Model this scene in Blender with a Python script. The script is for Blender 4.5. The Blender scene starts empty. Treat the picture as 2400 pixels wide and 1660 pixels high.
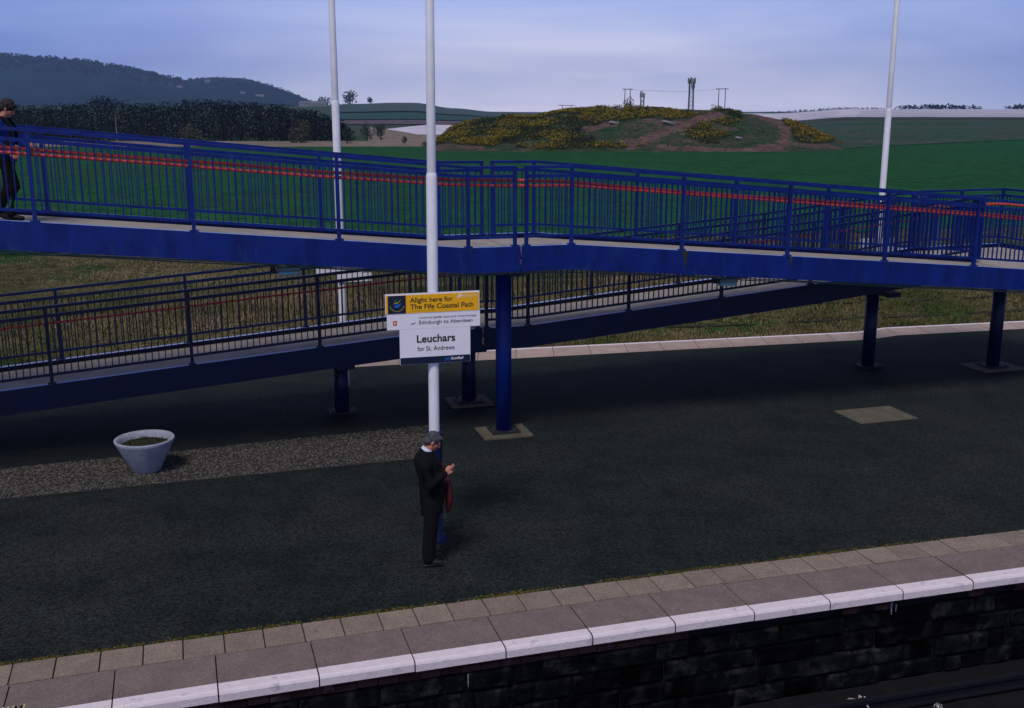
import bpy, bmesh, math, random
from mathutils import Vector, Matrix, noise as mnoise
R = math.radians
random.seed(7)
scn = bpy.context.scene
# ------------------------------------------------------------------ camera
cam_d = bpy.data.cameras.new('camera'); cam = bpy.data.objects.new('camera', cam_d)
scn.collection.objects.link(cam); scn.camera = cam
cam.location = (0, 0, 5.65); cam.rotation_euler = (R(90-12.9), 0, 0)
cam_d.sensor_width = 36; cam_d.lens = 37.2; cam_d.clip_end = 20000; cam_d.clip_start = .1
# ------------------------------------------------------------------ world, sun, exposure
SUN_EL, SUN_AZ = 57, 198           # azimuth measured clockwise from +Y
w = bpy.data.worlds.new("World"); scn.world = w; w.use_nodes = True
nt = w.node_tree; N = nt.nodes; L = nt.links
for n in list(N): N.remove(n)
out = N.new('ShaderNodeOutputWorld'); bg = N.new('ShaderNodeBackground'); L.new(bg.outputs[0], out.inputs[0])
sky = N.new('ShaderNodeTexSky'); sky.sky_type = 'NISHITA'; sky.sun_disc = False
sky.sun_elevation = R(SUN_EL); sky.sun_rotation = R(SUN_AZ); sky.dust_density = 3
tc = N.new('ShaderNodeTexCoord'); sep = N.new('ShaderNodeSeparateXYZ'); L.new(tc.outputs['Generated'], sep.inputs[0])
mp = N.new('ShaderNodeMapping'); mp.inputs['Scale'].default_value = (1.6, 1.6, 11); L.new(tc.outputs['Generated'], mp.inputs[0])
nz = N.new('ShaderNodeTexNoise'); nz.inputs['Scale'].default_value = 2.2; nz.inputs['Detail'].default_value = 7
nz.inputs['Distortion'].default_value = .6; L.new(mp.outputs[0], nz.inputs[0])
el = N.new('ShaderNodeValToRGB'); L.new(sep.outputs[2], el.inputs[0])       # overcast: grey lavender low, dimmed overhead to deepen shadows
e = el.color_ramp.elements
e[0].position = 0.0; e[0].color = (.60, .61, .78, 1)
e[1].position = 1.0; e[1].color = (.22, .23, .30, 1)
for p, c in ((.04, (.46, .50, .73, 1)), (.11, (.30, .39, .71, 1)), (.30, (.13, .155, .32, 1))):
    k = el.color_ramp.elements.new(p); k.color = c
cr = N.new('ShaderNodeValToRGB'); L.new(nz.outputs[0], cr.inputs[0])
cr.color_ramp.elements[0].position = .32; cr.color_ramp.elements[0].color = (.78, .84, .96, 1)
cr.color_ramp.elements[1].position = .70; cr.color_ramp.elements[1].color = (1.28, 1.20, 1.08, 1)
mul = N.new('ShaderNodeMixRGB'); mul.blend_type = 'MULTIPLY'; mul.inputs[0].default_value = 1
L.new(el.outputs[0], mul.inputs[1]); L.new(cr.outputs[0], mul.inputs[2])
sc10 = N.new('ShaderNodeMixRGB'); sc10.blend_type = 'MULTIPLY'; sc10.inputs[0].default_value = 1; sc10.inputs[2].default_value = (10, 10, 10, 1)
ab = N.new('ShaderNodeMath'); ab.operation = 'ABSOLUTE'; sh = N.new('ShaderNodeMath'); sh.operation = 'SUBTRACT'; sh.inputs[1].default_value = .05
L.new(sep.outputs[0], sh.inputs[0]); L.new(sh.outputs[0], ab.inputs[0])
mr = N.new('ShaderNodeMapRange'); mr.inputs['From Min'].default_value = .05; mr.inputs['From Max'].default_value = .50; mr.inputs['To Min'].default_value = 0; mr.inputs['To Max'].default_value = 1
mr.interpolation_type = 'SMOOTHSTEP'; L.new(ab.outputs[0], mr.inputs[0])      # vignette-like falloff put into the sky colour: darker, bluer to the sides
eg = N.new('ShaderNodeMixRGB'); L.new(mr.outputs[0], eg.inputs[0]); eg.inputs[1].default_value = (1.10, 1.05, 1.02, 1); eg.inputs[2].default_value = (.42, .55, .80, 1)
vs = N.new('ShaderNodeMixRGB'); vs.blend_type = 'MULTIPLY'; vs.inputs[0].default_value = 1; L.new(mul.outputs[0], vs.inputs[1]); L.new(eg.outputs[0], vs.inputs[2])
L.new(vs.outputs[0], sc10.inputs[1])
mx = N.new('ShaderNodeMixRGB'); mx.inputs[0].default_value = .12
L.new(sc10.outputs[0], mx.inputs[1]); L.new(sky.outputs[0], mx.inputs[2])
L.new(mx.outputs[0], bg.inputs[0]); bg.inputs[1].default_value = .1
sd = bpy.data.lights.new('sun', 'SUN'); sd.energy = 1.5; sd.angle = R(16); sd.color = (1, .95, .9)
so = bpy.data.objects.new('sun', sd); scn.collection.objects.link(so)
dirv = Vector((math.sin(R(SUN_AZ))*math.cos(R(SUN_EL)), math.cos(R(SUN_AZ))*math.cos(R(SUN_EL)), math.sin(R(SUN_EL))))
so.rotation_euler = dirv.to_track_quat('Z', 'Y').to_euler()
scn.view_settings.view_transform = 'Standard'; scn.view_settings.look = 'None'
scn.view_settings.exposure = .42; scn.view_settings.gamma = 1
scn.cycles.max_bounces = 6; scn.cycles.volume_bounces = 0

# ------------------------------------------------------------------ helpers
C = scn.collection
def tag(o, label=None, cat=None, group=None, kind=None):
    if label: o['label'] = label
    if cat: o['category'] = cat
    if group: o['group'] = group
    if kind: o['kind'] = kind
    return o
def empty(name, loc=(0, 0, 0), rz=0, label=None, cat=None, group=None):
    o = bpy.data.objects.new(name, None); C.objects.link(o); o.location = loc; o.rotation_euler = (0, 0, rz)
    o.empty_display_size = .2
    return tag(o, label, cat, group)
def copy_tree(o, parent=None):
    c = o.copy(); C.objects.link(c)
    if parent: c.parent = parent
    for ch in list(o.children): copy_tree(ch, c)
    return c
def rotz(v, a): return Vector((v[0]*math.cos(a)-v[1]*math.sin(a), v[0]*math.sin(a)+v[1]*math.cos(a), v[2]))
class MB:
    def __init__(s): s.v = []; s.f = []; s.m = []
    def poly(s, pts, m=0):
        i = len(s.v); s.v += [tuple(p) for p in pts]; s.f.append(tuple(range(i, i+len(pts)))); s.m.append(m)
    def box(s, c, d, rz=0, m=0, rx=0):
        i = len(s.v); c = Vector(c)
        for z in (-1, 1):
            for x, y in ((-1, -1), (1, -1), (1, 1), (-1, 1)):
                p = Vector((x*d[0]/2, y*d[1]/2, z*d[2]/2))
                if rx: p = Vector((p.x, p.y*math.cos(rx)-p.z*math.sin(rx), p.y*math.sin(rx)+p.z*math.cos(rx)))
                s.v.append(tuple(c+rotz(p, rz)))
        for f in ((3, 2, 1, 0), (4, 5, 6, 7), (0, 1, 5, 4), (1, 2, 6, 5), (2, 3, 7, 6), (3, 0, 4, 7)):
            s.f.append(tuple(i+k for k in f)); s.m.append(m)
    def bar(s, a, b, wd, ht, m=0, up=Vector((0, 0, 1))):
        """box between two points, wd sideways, ht along up"""
        a = Vector(a); b = Vector(b); t = (b-a).normalized(); sd_ = t.cross(up)
        if sd_.length < 1e-4: sd_ = Vector((.9496, .3134, 0))
        sd_.normalize(); u2 = sd_.cross(t).normalized(); i = len(s.v)
        for p in (a, b):
            for x, y in ((-1, -1), (1, -1), (1, 1), (-1, 1)): s.v.append(tuple(p+sd_*x*wd/2+u2*y*ht/2))
        for f in ((0, 1, 2, 3), (7, 6, 5, 4), (4, 5, 1, 0), (5, 6, 2, 1), (6, 7, 3, 2), (7, 4, 0, 3)):
            s.f.append(tuple(i+k for k in f)); s.m.append(m)
    def tube(s, pts, rad, n=8, m=0, cap=True):
        pts = [Vector(p) for p in pts]; k = len(pts)
        rad = rad if isinstance(rad, (list, tuple)) else [rad]*k
        i0 = len(s.v)
        for j, p in enumerate(pts):
            t = (pts[min(j+1, k-1)]-pts[max(j-1, 0)]).normalized()
            a = t.cross(Vector((0, 0, 1)))
            if a.length < 1e-3: a = Vector((1, 0, 0))
            a.normalize(); b = a.cross(t).normalized()
            for q in range(n):
                an = 2*math.pi*q/n; s.v.append(tuple(p+(a*math.cos(an)+b*math.sin(an))*rad[j]))
        for j in range(k-1):
            for q in range(n):
                x = i0+j*n+q; y = i0+j*n+(q+1) % n
                s.f.append((x, y, y+n, x+n)); s.m.append(m)
        if cap:
            s.f.append(tuple(i0+q for q in range(n-1, -1, -1))); s.m.append(m)
            s.f.append(tuple(i0+(k-1)*n+q for q in range(n))); s.m.append(m)
    def lathe(s, prof, c=(0, 0, 0), n=32, m=0):
        i0 = len(s.v)
        for r, z in prof:
            for q in range(n):
                an = 2*math.pi*q/n; s.v.append((c[0]+r*math.cos(an), c[1]+r*math.sin(an), c[2]+z))
        for j in range(len(prof)-1):
            for q in range(n):
                x = i0+j*n+q; y = i0+j*n+(q+1) % n
                s.f.append((x, y, y+n, x+n)); s.m.append(m)
    def ell(s, c, r, n=10, k=7, rot=None, m=0):
        i0 = len(s.v)
        for j in range(k+1):
            ph = math.pi*j/k
            for q in range(n):
                an = 2*math.pi*q/n
                p = Vector((r[0]*math.sin(ph)*math.cos(an), r[1]*math.sin(ph)*math.sin(an), r[2]*math.cos(ph)))
                if rot: p = rot @ p
                s.v.append(tuple(Vector(c)+p))
        for j in range(k):
            for q in range(n):
                x = i0+j*n+q; y = i0+j*n+(q+1) % n
                s.f.append((x, x+n, y+n, y)); s.m.append(m)
    def build(s, name, mats, parent=None, smooth=False, bevel=0):
        me = bpy.data.meshes.new(name); me.from_pydata(s.v, [], s.f)
        if not isinstance(mats, (list, tuple)): mats = [mats]
        for q in mats: me.materials.append(q)
        me.polygons.foreach_set('material_index', s.m)
        if smooth: me.polygons.foreach_set('use_smooth', [True]*len(s.f))
        me.validate(); me.update()
        o = bpy.data.objects.new(name, me); C.objects.link(o)
        if parent: o.parent = parent
        if bevel:
            b = o.modifiers.new('bevel', 'BEVEL'); b.width = bevel; b.segments = 2; b.limit_method = 'ANGLE'
        return o

# ------------------------------------------------------------------ materials
def mat(name, c1, c2=None, sc=5., rough=.7, detail=4, lo=.35, hi=.65, bump=0., bsc=None, spec=.3, stretch=None, c3=None, sc3=1., lo3=.5, hi3=.6, metal=0, coord='Object', island=0, speck=None):
    m = bpy.data.materials.new(name); m.use_nodes = True; t = m.node_tree; n = t.nodes; l = t.links
    b = n['Principled BSDF']; b.inputs['Roughness'].default_value = rough; b.inputs['Metallic'].default_value = metal
    b.inputs['Specular IOR Level'].default_value = spec
    b.inputs['Base Color'].default_value = (*c1, 1)
    if not (c2 or bump or c3 or island or speck): return m
    if coord == 'World': g = n.new('ShaderNodeNewGeometry'); co = g.outputs['Position']
    else: g = n.new('ShaderNodeTexCoord'); co = g.outputs['Object']
    if stretch:
        q = n.new('ShaderNodeMapping'); q.inputs['Scale'].default_value = stretch; l.new(co, q.inputs[0]); co = q.outputs[0]
    def noise(scale, det=detail):
        z = n.new('ShaderNodeTexNoise'); z.inputs['Scale'].default_value = scale; z.inputs['Detail'].default_value = det
        z.inputs['Roughness'].default_value = .62; l.new(co, z.inputs[0]); return z
    def ramp(src, a, b_, ca, cb):
        r = n.new('ShaderNodeValToRGB'); r.color_ramp.elements[0].position = a; r.color_ramp.elements[1].position = b_
        r.color_ramp.elements[0].color = (*ca, 1); r.color_ramp.elements[1].color = (*cb, 1); l.new(src, r.inputs[0]); return r
    col = None
    if c2:
        z = noise(sc); col = ramp(z.outputs[0], lo, hi, c1, c2).outputs[0]
    if c3:
        z3 = noise(sc3, 6); f = ramp(z3.outputs[0], lo3, hi3, (0, 0, 0), (1, 1, 1)).outputs[0]
        x = n.new('ShaderNodeMixRGB'); l.new(f, x.inputs[0])
        if col: l.new(col, x.inputs[1])
        else: x.inputs[1].default_value = (*c1, 1)
        x.inputs[2].default_value = (*c3, 1); col = x.outputs[0]
    if speck:
        scs, amt = speck
        v = n.new('ShaderNodeTexVoronoi'); v.inputs['Scale'].default_value = scs; l.new(co, v.inputs[0])
        hs = n.new('ShaderNodeSeparateColor'); l.new(v.outputs['Color'], hs.inputs[0])
        mr = n.new('ShaderNodeMapRange'); mr.inputs['To Min'].default_value = 1-amt; mr.inputs['To Max'].default_value = 1+amt
        l.new(hs.outputs[0], mr.inputs[0])
        x = n.new('ShaderNodeVectorMath'); x.operation = 'SCALE'
        if col: l.new(col, x.inputs[0])
        else: x.inputs[0].default_value = c1
        l.new(mr.outputs[0], x.inputs['Scale']); col = x.outputs[0]
    if island:
        gi = n.new('ShaderNodeNewGeometry'); mr = n.new('ShaderNodeMapRange')
        mr.inputs['To Min'].default_value = 1-island; mr.inputs['To Max'].default_value = 1+island
        l.new(gi.outputs['Random Per Island'], mr.inputs[0])
        x = n.new('ShaderNodeVectorMath'); x.operation = 'SCALE'
        if col: l.new(col, x.inputs[0])
        else: x.inputs[0].default_value = c1
        l.new(mr.outputs[0], x.inputs['Scale']); col = x.outputs[0]
    if col: l.new(col, b.inputs['Base Color'])
    if bump:
        z = noise(bsc or sc*3, 5); bp = n.new('ShaderNodeBump'); bp.inputs['Strength'].default_value = bump
        bp.inputs['Distance'].default_value = .02; l.new(z.outputs[0], bp.inputs['Height']); l.new(bp.outputs[0], b.inputs['Normal'])
    return m
M = {}
M['asphalt'] = mat('asphalt', (.0088, .0128, .0110), (.0150, .0205, .0175), sc=1.3, rough=.9, bump=.5, bsc=60, spec=.12, speck=(42, .7), c3=(.024, .027, .021), sc3=.28, lo3=.48, hi3=.72)
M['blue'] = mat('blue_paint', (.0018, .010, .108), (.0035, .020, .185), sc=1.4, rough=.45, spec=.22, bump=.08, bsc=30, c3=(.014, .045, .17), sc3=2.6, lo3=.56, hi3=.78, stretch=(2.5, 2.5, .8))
M['blue_skylit'] = mat('blue_paint_worn_skylit', (.12, .22, .52), (.24, .36, .66), sc=6, rough=.5, spec=.4)  # worn paint plus sky reflection painted into the girder top flanges
M['blue_shaded'] = mat('blue_paint_shaded', (.0015, .006, .034), (.0025, .010, .052), sc=3, rough=.45, spec=.3, c3=(.02, .03, .06), sc3=8, lo3=.62, hi3=.8)  # same blue with shade painted in: lower ramp, under-deck beams, shaded columns
M['deck'] = mat('deck_screed', (.27, .235, .215), (.34, .30, .27), sc=2.5, rough=.9, bump=.3, bsc=80, speck=(90, .25), c3=(.20, .185, .175), sc3=.7, lo3=.5, hi3=.75)
M['orange'] = mat('orange_duct', (.52, .050, .030), (.62, .08, .05), sc=8, rough=.5, spec=.4)
M['conduit'] = mat('galvanised', (.10, .16, .18), (.16, .22, .24), sc=6, rough=.5, metal=.3)
M['lens'] = mat('lamp_lens', (.20, .42, .50), rough=.3, spec=.5)
M['dark'] = mat('dark_metal', (.012, .014, .016), (.02, .022, .022), sc=8, rough=.7)
M['white'] = mat('white_paint', (.76, .75, .78), (.82, .81, .84), sc=3, rough=.6, spec=.3, c3=(.60, .60, .64), sc3=7, lo3=.6, hi3=.8)
M['coping'] = mat('white_edge_paint', (.66, .56, .58), (.74, .65, .67), sc=6, rough=.8, bump=.4, bsc=40, c3=(.24, .23, .26), sc3=6, lo3=.56, hi3=.80)
M['coping_stone'] = mat('coping_stone', (.150, .110, .100), (.190, .140, .126), sc=3, rough=.9, bump=.4, bsc=70, speck=(80, .25), island=.10)
M['slab'] = mat('paving_slab', (.200, .152, .118), (.245, .188, .142), sc=3.5, rough=.9, bump=.4, bsc=70, speck=(80, .25), island=.10)
M['white2'] = mat('grey_white_paint', (.58, .57, .60), (.64, .63, .66), sc=4, rough=.6)
M['joint'] = mat('joint_dirt', (.02, .022, .02), (.05, .05, .045), sc=20, rough=1)
M['concrete'] = mat('concrete', (.085, .072, .047), (.13, .108, .072), sc=4, rough=.9, bump=.4, bsc=50, c3=(.08, .09, .06), sc3=5, speck=(60, .2))
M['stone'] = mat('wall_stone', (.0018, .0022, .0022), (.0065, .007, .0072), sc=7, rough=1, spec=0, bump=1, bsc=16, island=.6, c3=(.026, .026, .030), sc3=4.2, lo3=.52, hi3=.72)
M['redbrick'] = mat('wall_brick', (.050, .018, .014), (.085, .035, .028), sc=6, rough=.95, bump=.5, bsc=40, island=.35, c3=(.16, .13, .15), sc3=5, lo3=.58, hi3=.72)
M['mortar'] = mat('wall_mortar', (.003, .003, .0034), (.012, .012, .013), sc=6, rough=1)
M['ballast'] = mat('ballast', (.001, .0011, .0013), (.0035, .0035, .004), sc=26, rough=1, bump=1, bsc=40)
M['pebble'] = mat('pebble', (.072, .066, .056), rough=.9, island=.75)
M['gravelbed'] = mat('gravel_bed', (.015, .014, .012), (.066, .061, .052), sc=38, rough=1, bump=1, bsc=45, lo=.42, hi=.62)
M['tub'] = mat('planter_concrete', (.25, .265, .325), (.33, .345, .41), sc=5, rough=.9, bump=.3, bsc=60, speck=(90, .22), c3=(.24, .27, .30), sc3=6, lo3=.6, hi3=.75)
M['soil'] = mat('soil', (.015, .014, .008), (.04, .035, .02), sc=20, rough=1, bump=1)
M['weed'] = mat('weed', (.015, .026, .007), (.035, .042, .012), sc=30, rough=.9, island=.5)
M['moss'] = mat('moss', (.06, .058, .012), (.12, .10, .02), sc=30, rough=1, island=.55)
M['rail'] = mat('rail_steel', (.006, .007, .012), (.009, .009, .014), sc=12, rough=.6, metal=.2)
M['sleeper'] = mat('sleeper', (.002, .002, .002), (.004, .004, .004), sc=9, rough=1)
M['litter'] = mat('paper', (.62, .56, .58), (.45, .40, .42), sc=14, rough=.9)
M['field'] = mat('crop_field', (.008, .046, .009), (.015, .074, .016), sc=.35, rough=1, spec=.05, bump=1, bsc=2.5, coord='World', c3=(.006, .066, .020), sc3=.012, lo3=.4, hi3=.7, speck=(1.4, .35))
M['drygrass'] = mat('rough_ground', (.030, .034, .012), (.085, .070, .032), sc=.5, rough=1, spec=.05, bump=1, bsc=6, coord='World', c3=(.018, .045, .010), sc3=.16, lo3=.48, hi3=.62, speck=(5, .5))
M['land'] = mat('far_land', (.035, .050, .028), (.060, .060, .040), sc=.02, rough=1, spec=.05, bump=.6, bsc=1, coord='World', c3=(.02, .055, .022), sc3=.004, lo3=.45, hi3=.6, stretch=(1, 3, 1))
M['stubble'] = mat('stubble', (.16, .125, .095), (.20, .16, .125), sc=.05, rough=1, spec=.05, coord='World', speck=(1., .25))
M['plough'] = mat('ploughed_earth', (.080, .060, .068), (.115, .085, .090), sc=.03, rough=1, spec=.05, coord='World', speck=(.5, .2))
M['pasture'] = mat('pasture', (.020, .055, .040), (.028, .068, .048), sc=.02, rough=1, spec=.05, coord='World', speck=(.4, .25))
M['greyfield'] = mat('fallow_field', (.035, .062, .050), (.058, .078, .066), sc=.02, rough=1, spec=.05, coord='World', speck=(.4, .25))
M['plastic'] = mat('crop_plastic', (.66, .58, .64), (.50, .44, .49), sc=.08, rough=.5, spec=.4, coord='World', stretch=(1, .2, 1))
M['scrub'] = mat('scrubland', (.030, .050, .028), (.060, .062, .040), sc=.06, rough=1, spec=.05, coord='World', speck=(.9, .45), c3=(.02, .06, .025), sc3=.02, lo3=.45, hi3=.6)
M['hill'] = mat('hill_land', (.002, .009, .012), (.006, .026, .022), sc=.006, rough=1, spec=.02, coord='World', c3=(.040, .036, .044), sc3=.0042, lo3=.56, hi3=.64, speck=(.06, .3))
M['hillwood'] = mat('hill_trees', (.002, .006, .007), (.005, .011, .011), sc=.1, rough=1, spec=.02, island=.4)
M['wood'] = mat('bare_wood', (.0022, .0036, .003), (.008, .008, .0055), sc=.3, rough=1, spec=.02, island=.6)
M['trunk'] = mat('bark', (.03, .025, .02), (.06, .05, .04), sc=3, rough=1)
M['leaf'] = mat('bush_leaf', (.020, .040, .018), (.05, .065, .03), sc=.5, rough=1, spec=.05, island=.5)
M['paleleaf'] = mat('pale_twigs', (.050, .055, .035), (.09, .085, .055), sc=.5, rough=1, spec=.05, island=.4)
M['gorse'] = mat('gorse_green', (.018, .030, .008), (.042, .050, .014), sc=.4, rough=1, spec=.05, island=.5)
M['gorsefl'] = mat('gorse_flower', (.26, .175, .012), (.38, .26, .018), sc=.4, rough=1, spec=.05, island=.4)
M['soilpath'] = mat('bare_soil', (.075, .046, .038), (.115, .074, .062), sc=.3, rough=1, spec=.03, coord='World', speck=(2, .35))
M['mound'] = mat('mound_ground', (.015, .040, .014), (.050, .050, .030), sc=.22, rough=1, spec=.03, coord='World', speck=(2, .4), c3=(.085, .058, .048), sc3=.09, lo3=.54, hi3=.60)
M['tuft'] = mat('dry_grass', (.24, .178, .098), (.135, .108, .052), sc=.35, rough=1, spec=.05, island=.4, c3=(.034, .060, .014), sc3=.10, lo3=.46, hi3=.62, coord='World')
M['mast'] = mat('mast_steel', (.13, .145, .15), (.17, .18, .19), sc=2, rough=.7)
M['pole'] = mat('pole_wood', (.10, .10, .09), (.13, .13, .12), sc=2, rough=.9)
M['farmwall'] = mat('farm_wall', (.24, .23, .24), (.18, .17, .18), sc=.1, rough=.9)
M['farmroof'] = mat('farm_roof', (.10, .10, .12), (.14, .13, .14), sc=.1, rough=.9)
M['skin'] = mat('skin', (.42, .16, .10), (.50, .21, .15), sc=18, rough=.6, spec=.3, c3=(.40, .12, .08), sc3=14, lo3=.5, hi3=.7)
M['hair_grey'] = mat('hair_grey', (.022, .022, .024), (.10, .10, .11), sc=40, rough=.8, stretch=(1, 1, .3), bump=.6, bsc=90)
M['hair_dark'] = mat('hair_dark', (.012, .010, .009), (.03, .025, .022), sc=40, rough=.7, stretch=(1, 1, .3), bump=.6, bsc=90)
M['suit'] = mat('dark_wool', (.0012, .0014, .0016), (.0028, .0032, .0034), sc=30, rough=.9, spec=.2, bump=.3, bsc=25)
M['trouser'] = mat('dark_trouser', (.002, .0022, .003), (.004, .0045, .005), sc=30, rough=.9, spec=.2, bump=.3, bsc=20)
M['shirt'] = mat('pale_shirt', (.60, .64, .78), rough=.8)
M['shoe'] = mat('black_leather', (.006, .006, .006), (.012, .012, .012), sc=20, rough=.5)
M['maroon'] = mat('maroon_cloth', (.060, .005, .008), (.095, .008, .011), sc=12, rough=.7, bump=.3, bsc=18)
M['denim'] = mat('blue_jacket', (.004, .018, .15), (.007, .028, .20), sc=12, rough=.9, bump=.4, bsc=16)
M['phone'] = mat('phone', (.006, .006, .007), rough=.3, spec=.5)
M['yellow'] = mat('sign_yellow', (.86, .42, .004), (.90, .45, .006), sc=3, rough=.5)
M['signwhite'] = mat('sign_white', (.80, .77, .82), (.84, .81, .86), sc=2, rough=.5)
M['navy'] = mat('sign_navy', (.006, .012, .035), rough=.5)
M['ink'] = mat('sign_ink', (.012, .010, .010), rough=.6)
M['brownink'] = mat('sign_brown_ink', (.05, .028, .012), rough=.6)
M['greyink'] = mat('sign_grey_ink', (.05, .05, .06), rough=.6)
M['redink'] = mat('sign_red', (.62, .060, .01), rough=.6)
M['paleink'] = mat('sign_pale_ink', (.85, .78, .62), rough=.6)
M['bluelight'] = mat('sign_blue', (.02, .10, .45), rough=.6)
M['greenlight'] = mat('sign_green', (.02, .16, .05), rough=.6)
M['goldink'] = mat('sign_gold', (.45, .35, .05), rough=.6)
M['roadpaint'] = mat('road_paint', (.45, .33, .20), (.30, .24, .18), sc=30, rough=.9)
M['lime'] = mat('lime_streak', (.16, .16, .20), (.30, .30, .36), sc=30, rough=1)
M['algae'] = mat('algae', (.020, .028, .012), (.035, .045, .02), sc=30, rough=1)
M['polebase'] = mat('pole_base_blue', (.002, .007, .04), (.003, .011, .06), sc=5, rough=.6)

def fx(px, Y): return (px-1200)/2480.*(Y*.9748+1.3)
# ------------------------------------------------------------------ world layout
def y_in(x): return 10.61+.302*x-.002*x*x          # inner edge of white nosing, near platform edge
ASP = 1.10                                         # coping + slab width
def far_in(x): return 24.15+.235*x+(.30 if x > 9.6 else 0)
def far_out(x): return 25.22+.225*x+(.34 if x > 9.6 else 0)
def terrain(x, y):
    wv = y-.23*x
    z = -1.0
    if wv > 28.6:
        t = min(1, (wv-28.6)/4.5); z = -1.0+.55*t*t*(3-2*t)
    if wv > 36:
        t = min(1, (wv-36)/10); z = -.45-1.05*t*t*(3-2*t)
    d = math.hypot(x, y); az = math.degrees(math.atan2(x, y))
    if d > 420:
        s = min(1, (d-420)/1150.); s = s*s*(3-2*s)
        z += s*ridge_mid(az)
    if az > 14 and d > 210:                       # ground rises slowly to the right
        s = min(1, (d-210)/750.); z += s*4.6*min(1, (az-14)/3.)
    return z
def ridge_mid(az):                                 # height of the low ridge ~1550 m away by bearing
    pts = [(-40, 12), (-13, 12), (-9.5, 13), (-8, 14), (-6.3, 15.5), (-5.2, 15.5), (-3, 8), (-1, 3.2), (2, 2.2), (8, 3), (14, 4), (40, 3)]
    for a, b in zip(pts, pts[1:]):
        if az <= b[0]:
            t = (az-a[0])/(b[0]-a[0]); t = max(0, t); t = t*t*(3-2*t); return a[1]+(b[1]-a[1])*t+2
    return 5

# ---- ground sheet (polar grid to the horizon)
def polar_patch(name, a0, a1, na, dfun, nd, lift, m, zf=terrain):
    """dfun(az) -> (dmin, dmax)"""
    b = MB(); 
    for i in range(na+1):
        az = a0+(a1-a0)*i/na; d0, d1 = dfun(az)
        for j in range(nd+1):
            d = d0*(d1/d0)**(j/nd)
            x = d*math.sin(R(az)); y = d*math.cos(R(az)); b.v.append((x, y, zf(x, y)+lift*(1+d/60)))
    for i in range(na):
        for j in range(nd):
            k = i*(nd+1)+j; b.f.append((k, k+nd+1, k+nd+2, k+1)); b.m.append(0)
    return tag(b.build(name, m, smooth=True), kind='structure')
def ground_z(x, y):
    if y < 20 and (y-.3*x) < 12: return -1.30
    return terrain(x, y) if (y-.23*x) > 20 else -1.30
b = MB(); NA = 150; ds = [2, 5, 9, 14, 20, 24, 26, 27, 28, 29, 30, 31, 32, 33, 34, 35, 36, 38, 40, 42, 44, 47, 50, 60, 80, 110, 150, 190, 230, 300, 400, 500, 620, 760, 900, 1100, 1300, 1550, 1800, 2200, 3000, 4200, 6000, 9000]
for i in range(NA+1):
    az = -75+150*i/NA
    for d in ds:
        x = d*math.sin(R(az)); y = d*math.cos(R(az)); b.v.append((x, y, ground_z(x, y)))
for i in range(NA):
    for j in range(len(ds)-1):
        k = i*len(ds)+j; b.f.append((k, k+len(ds), k+len(ds)+1, k+1)); b.m.append(1 if ds[j] < 200 else 0)
tag(b.build('ground', [M['land'], M['drygrass']], smooth=True), kind='structure')
b = MB(); b.poly([(-60, -14, -1.25), (60, -14, -1.25), (60, 31, -1.25), (-60, -5, -1.25)])
tag(b.build('track_bed', M['ballast']), kind='structure')
# ---- green crop field
def field_d(az):
    t = math.tan(R(az)); d0 = (60+.6*math.sin(az*2.3)+.4*math.sin(az*5.1))/(math.cos(R(az))-.23*math.sin(R(az)))
    far = 222 if az < -1 else (222-(az+1)*6 if az < 3 else 198)
    if az > 15.5: far = 198+(az-15.5)*6
    return d0, far/math.cos(R(az))
polar_patch('green_field', -48, 52, 160, field_d, 26, .02, M['field'])
polar_patch('stubble_field', -48, -3.2, 60, lambda a: (222/math.cos(R(a)), 262/math.cos(R(a))), 3, .03, M['stubble'])
polar_patch('stubble_rise', -7.6, 0, 12, lambda a: (262/math.cos(R(a)), 338+max(0, -(a+5.0))*62), 4, .03, M['stubble'])
polar_patch('scrub_slope', 13, 52, 50, lambda a: ((198+(max(a, 15.5)-15.5)*6)/math.cos(R(a)), 430), 8, .04, M['scrub'])
polar_patch('ploughed_field', -12, -.5, 30, lambda a: (545, 650), 5, .05, M['plough'])
polar_patch('white_field', -6.6, 1, 20, lambda a: (338+max(0, -(a+5.0))*62, max(440+(a+6.7)*45, 340+max(0, -(a+5.0))*62)), 4, .03, M['plastic'])
polar_patch('pasture_field', -12, 1, 30, lambda a: (670, 860), 5, .06, M['pasture'])
polar_patch('fallow_field', -9.5, 1, 30, lambda a: (900, 1560), 8, .07, M['greyfield'])
polar_patch('white_slope', 10.5, 50, 60, lambda a: (690+(0 if a > 14 else (14-a)*80), 1250), 8, .02, M['plastic'])
# dark furrows between the plastic strips
b = MB()
for k in range(16):
    d = 600+k*k*2.6; a0 = 11+random.random()*9; 
    for i in range(14):
        pts = []
        for q, dd in ((0, 0), (1, 0), (1, 5.0), (0, 5.0)):
            az = a0+(i+q)*1.6; D = d+dd+i*4+q*4
            x = D*math.sin(R(az)); y = D*math.cos(R(az)); pts.append((x, y, terrain(x, y)+.02*(1+D/60)+.15))
        b.poly(pts)
tag(b.build('field_tracks', M['scrub']), kind='structure')
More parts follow.
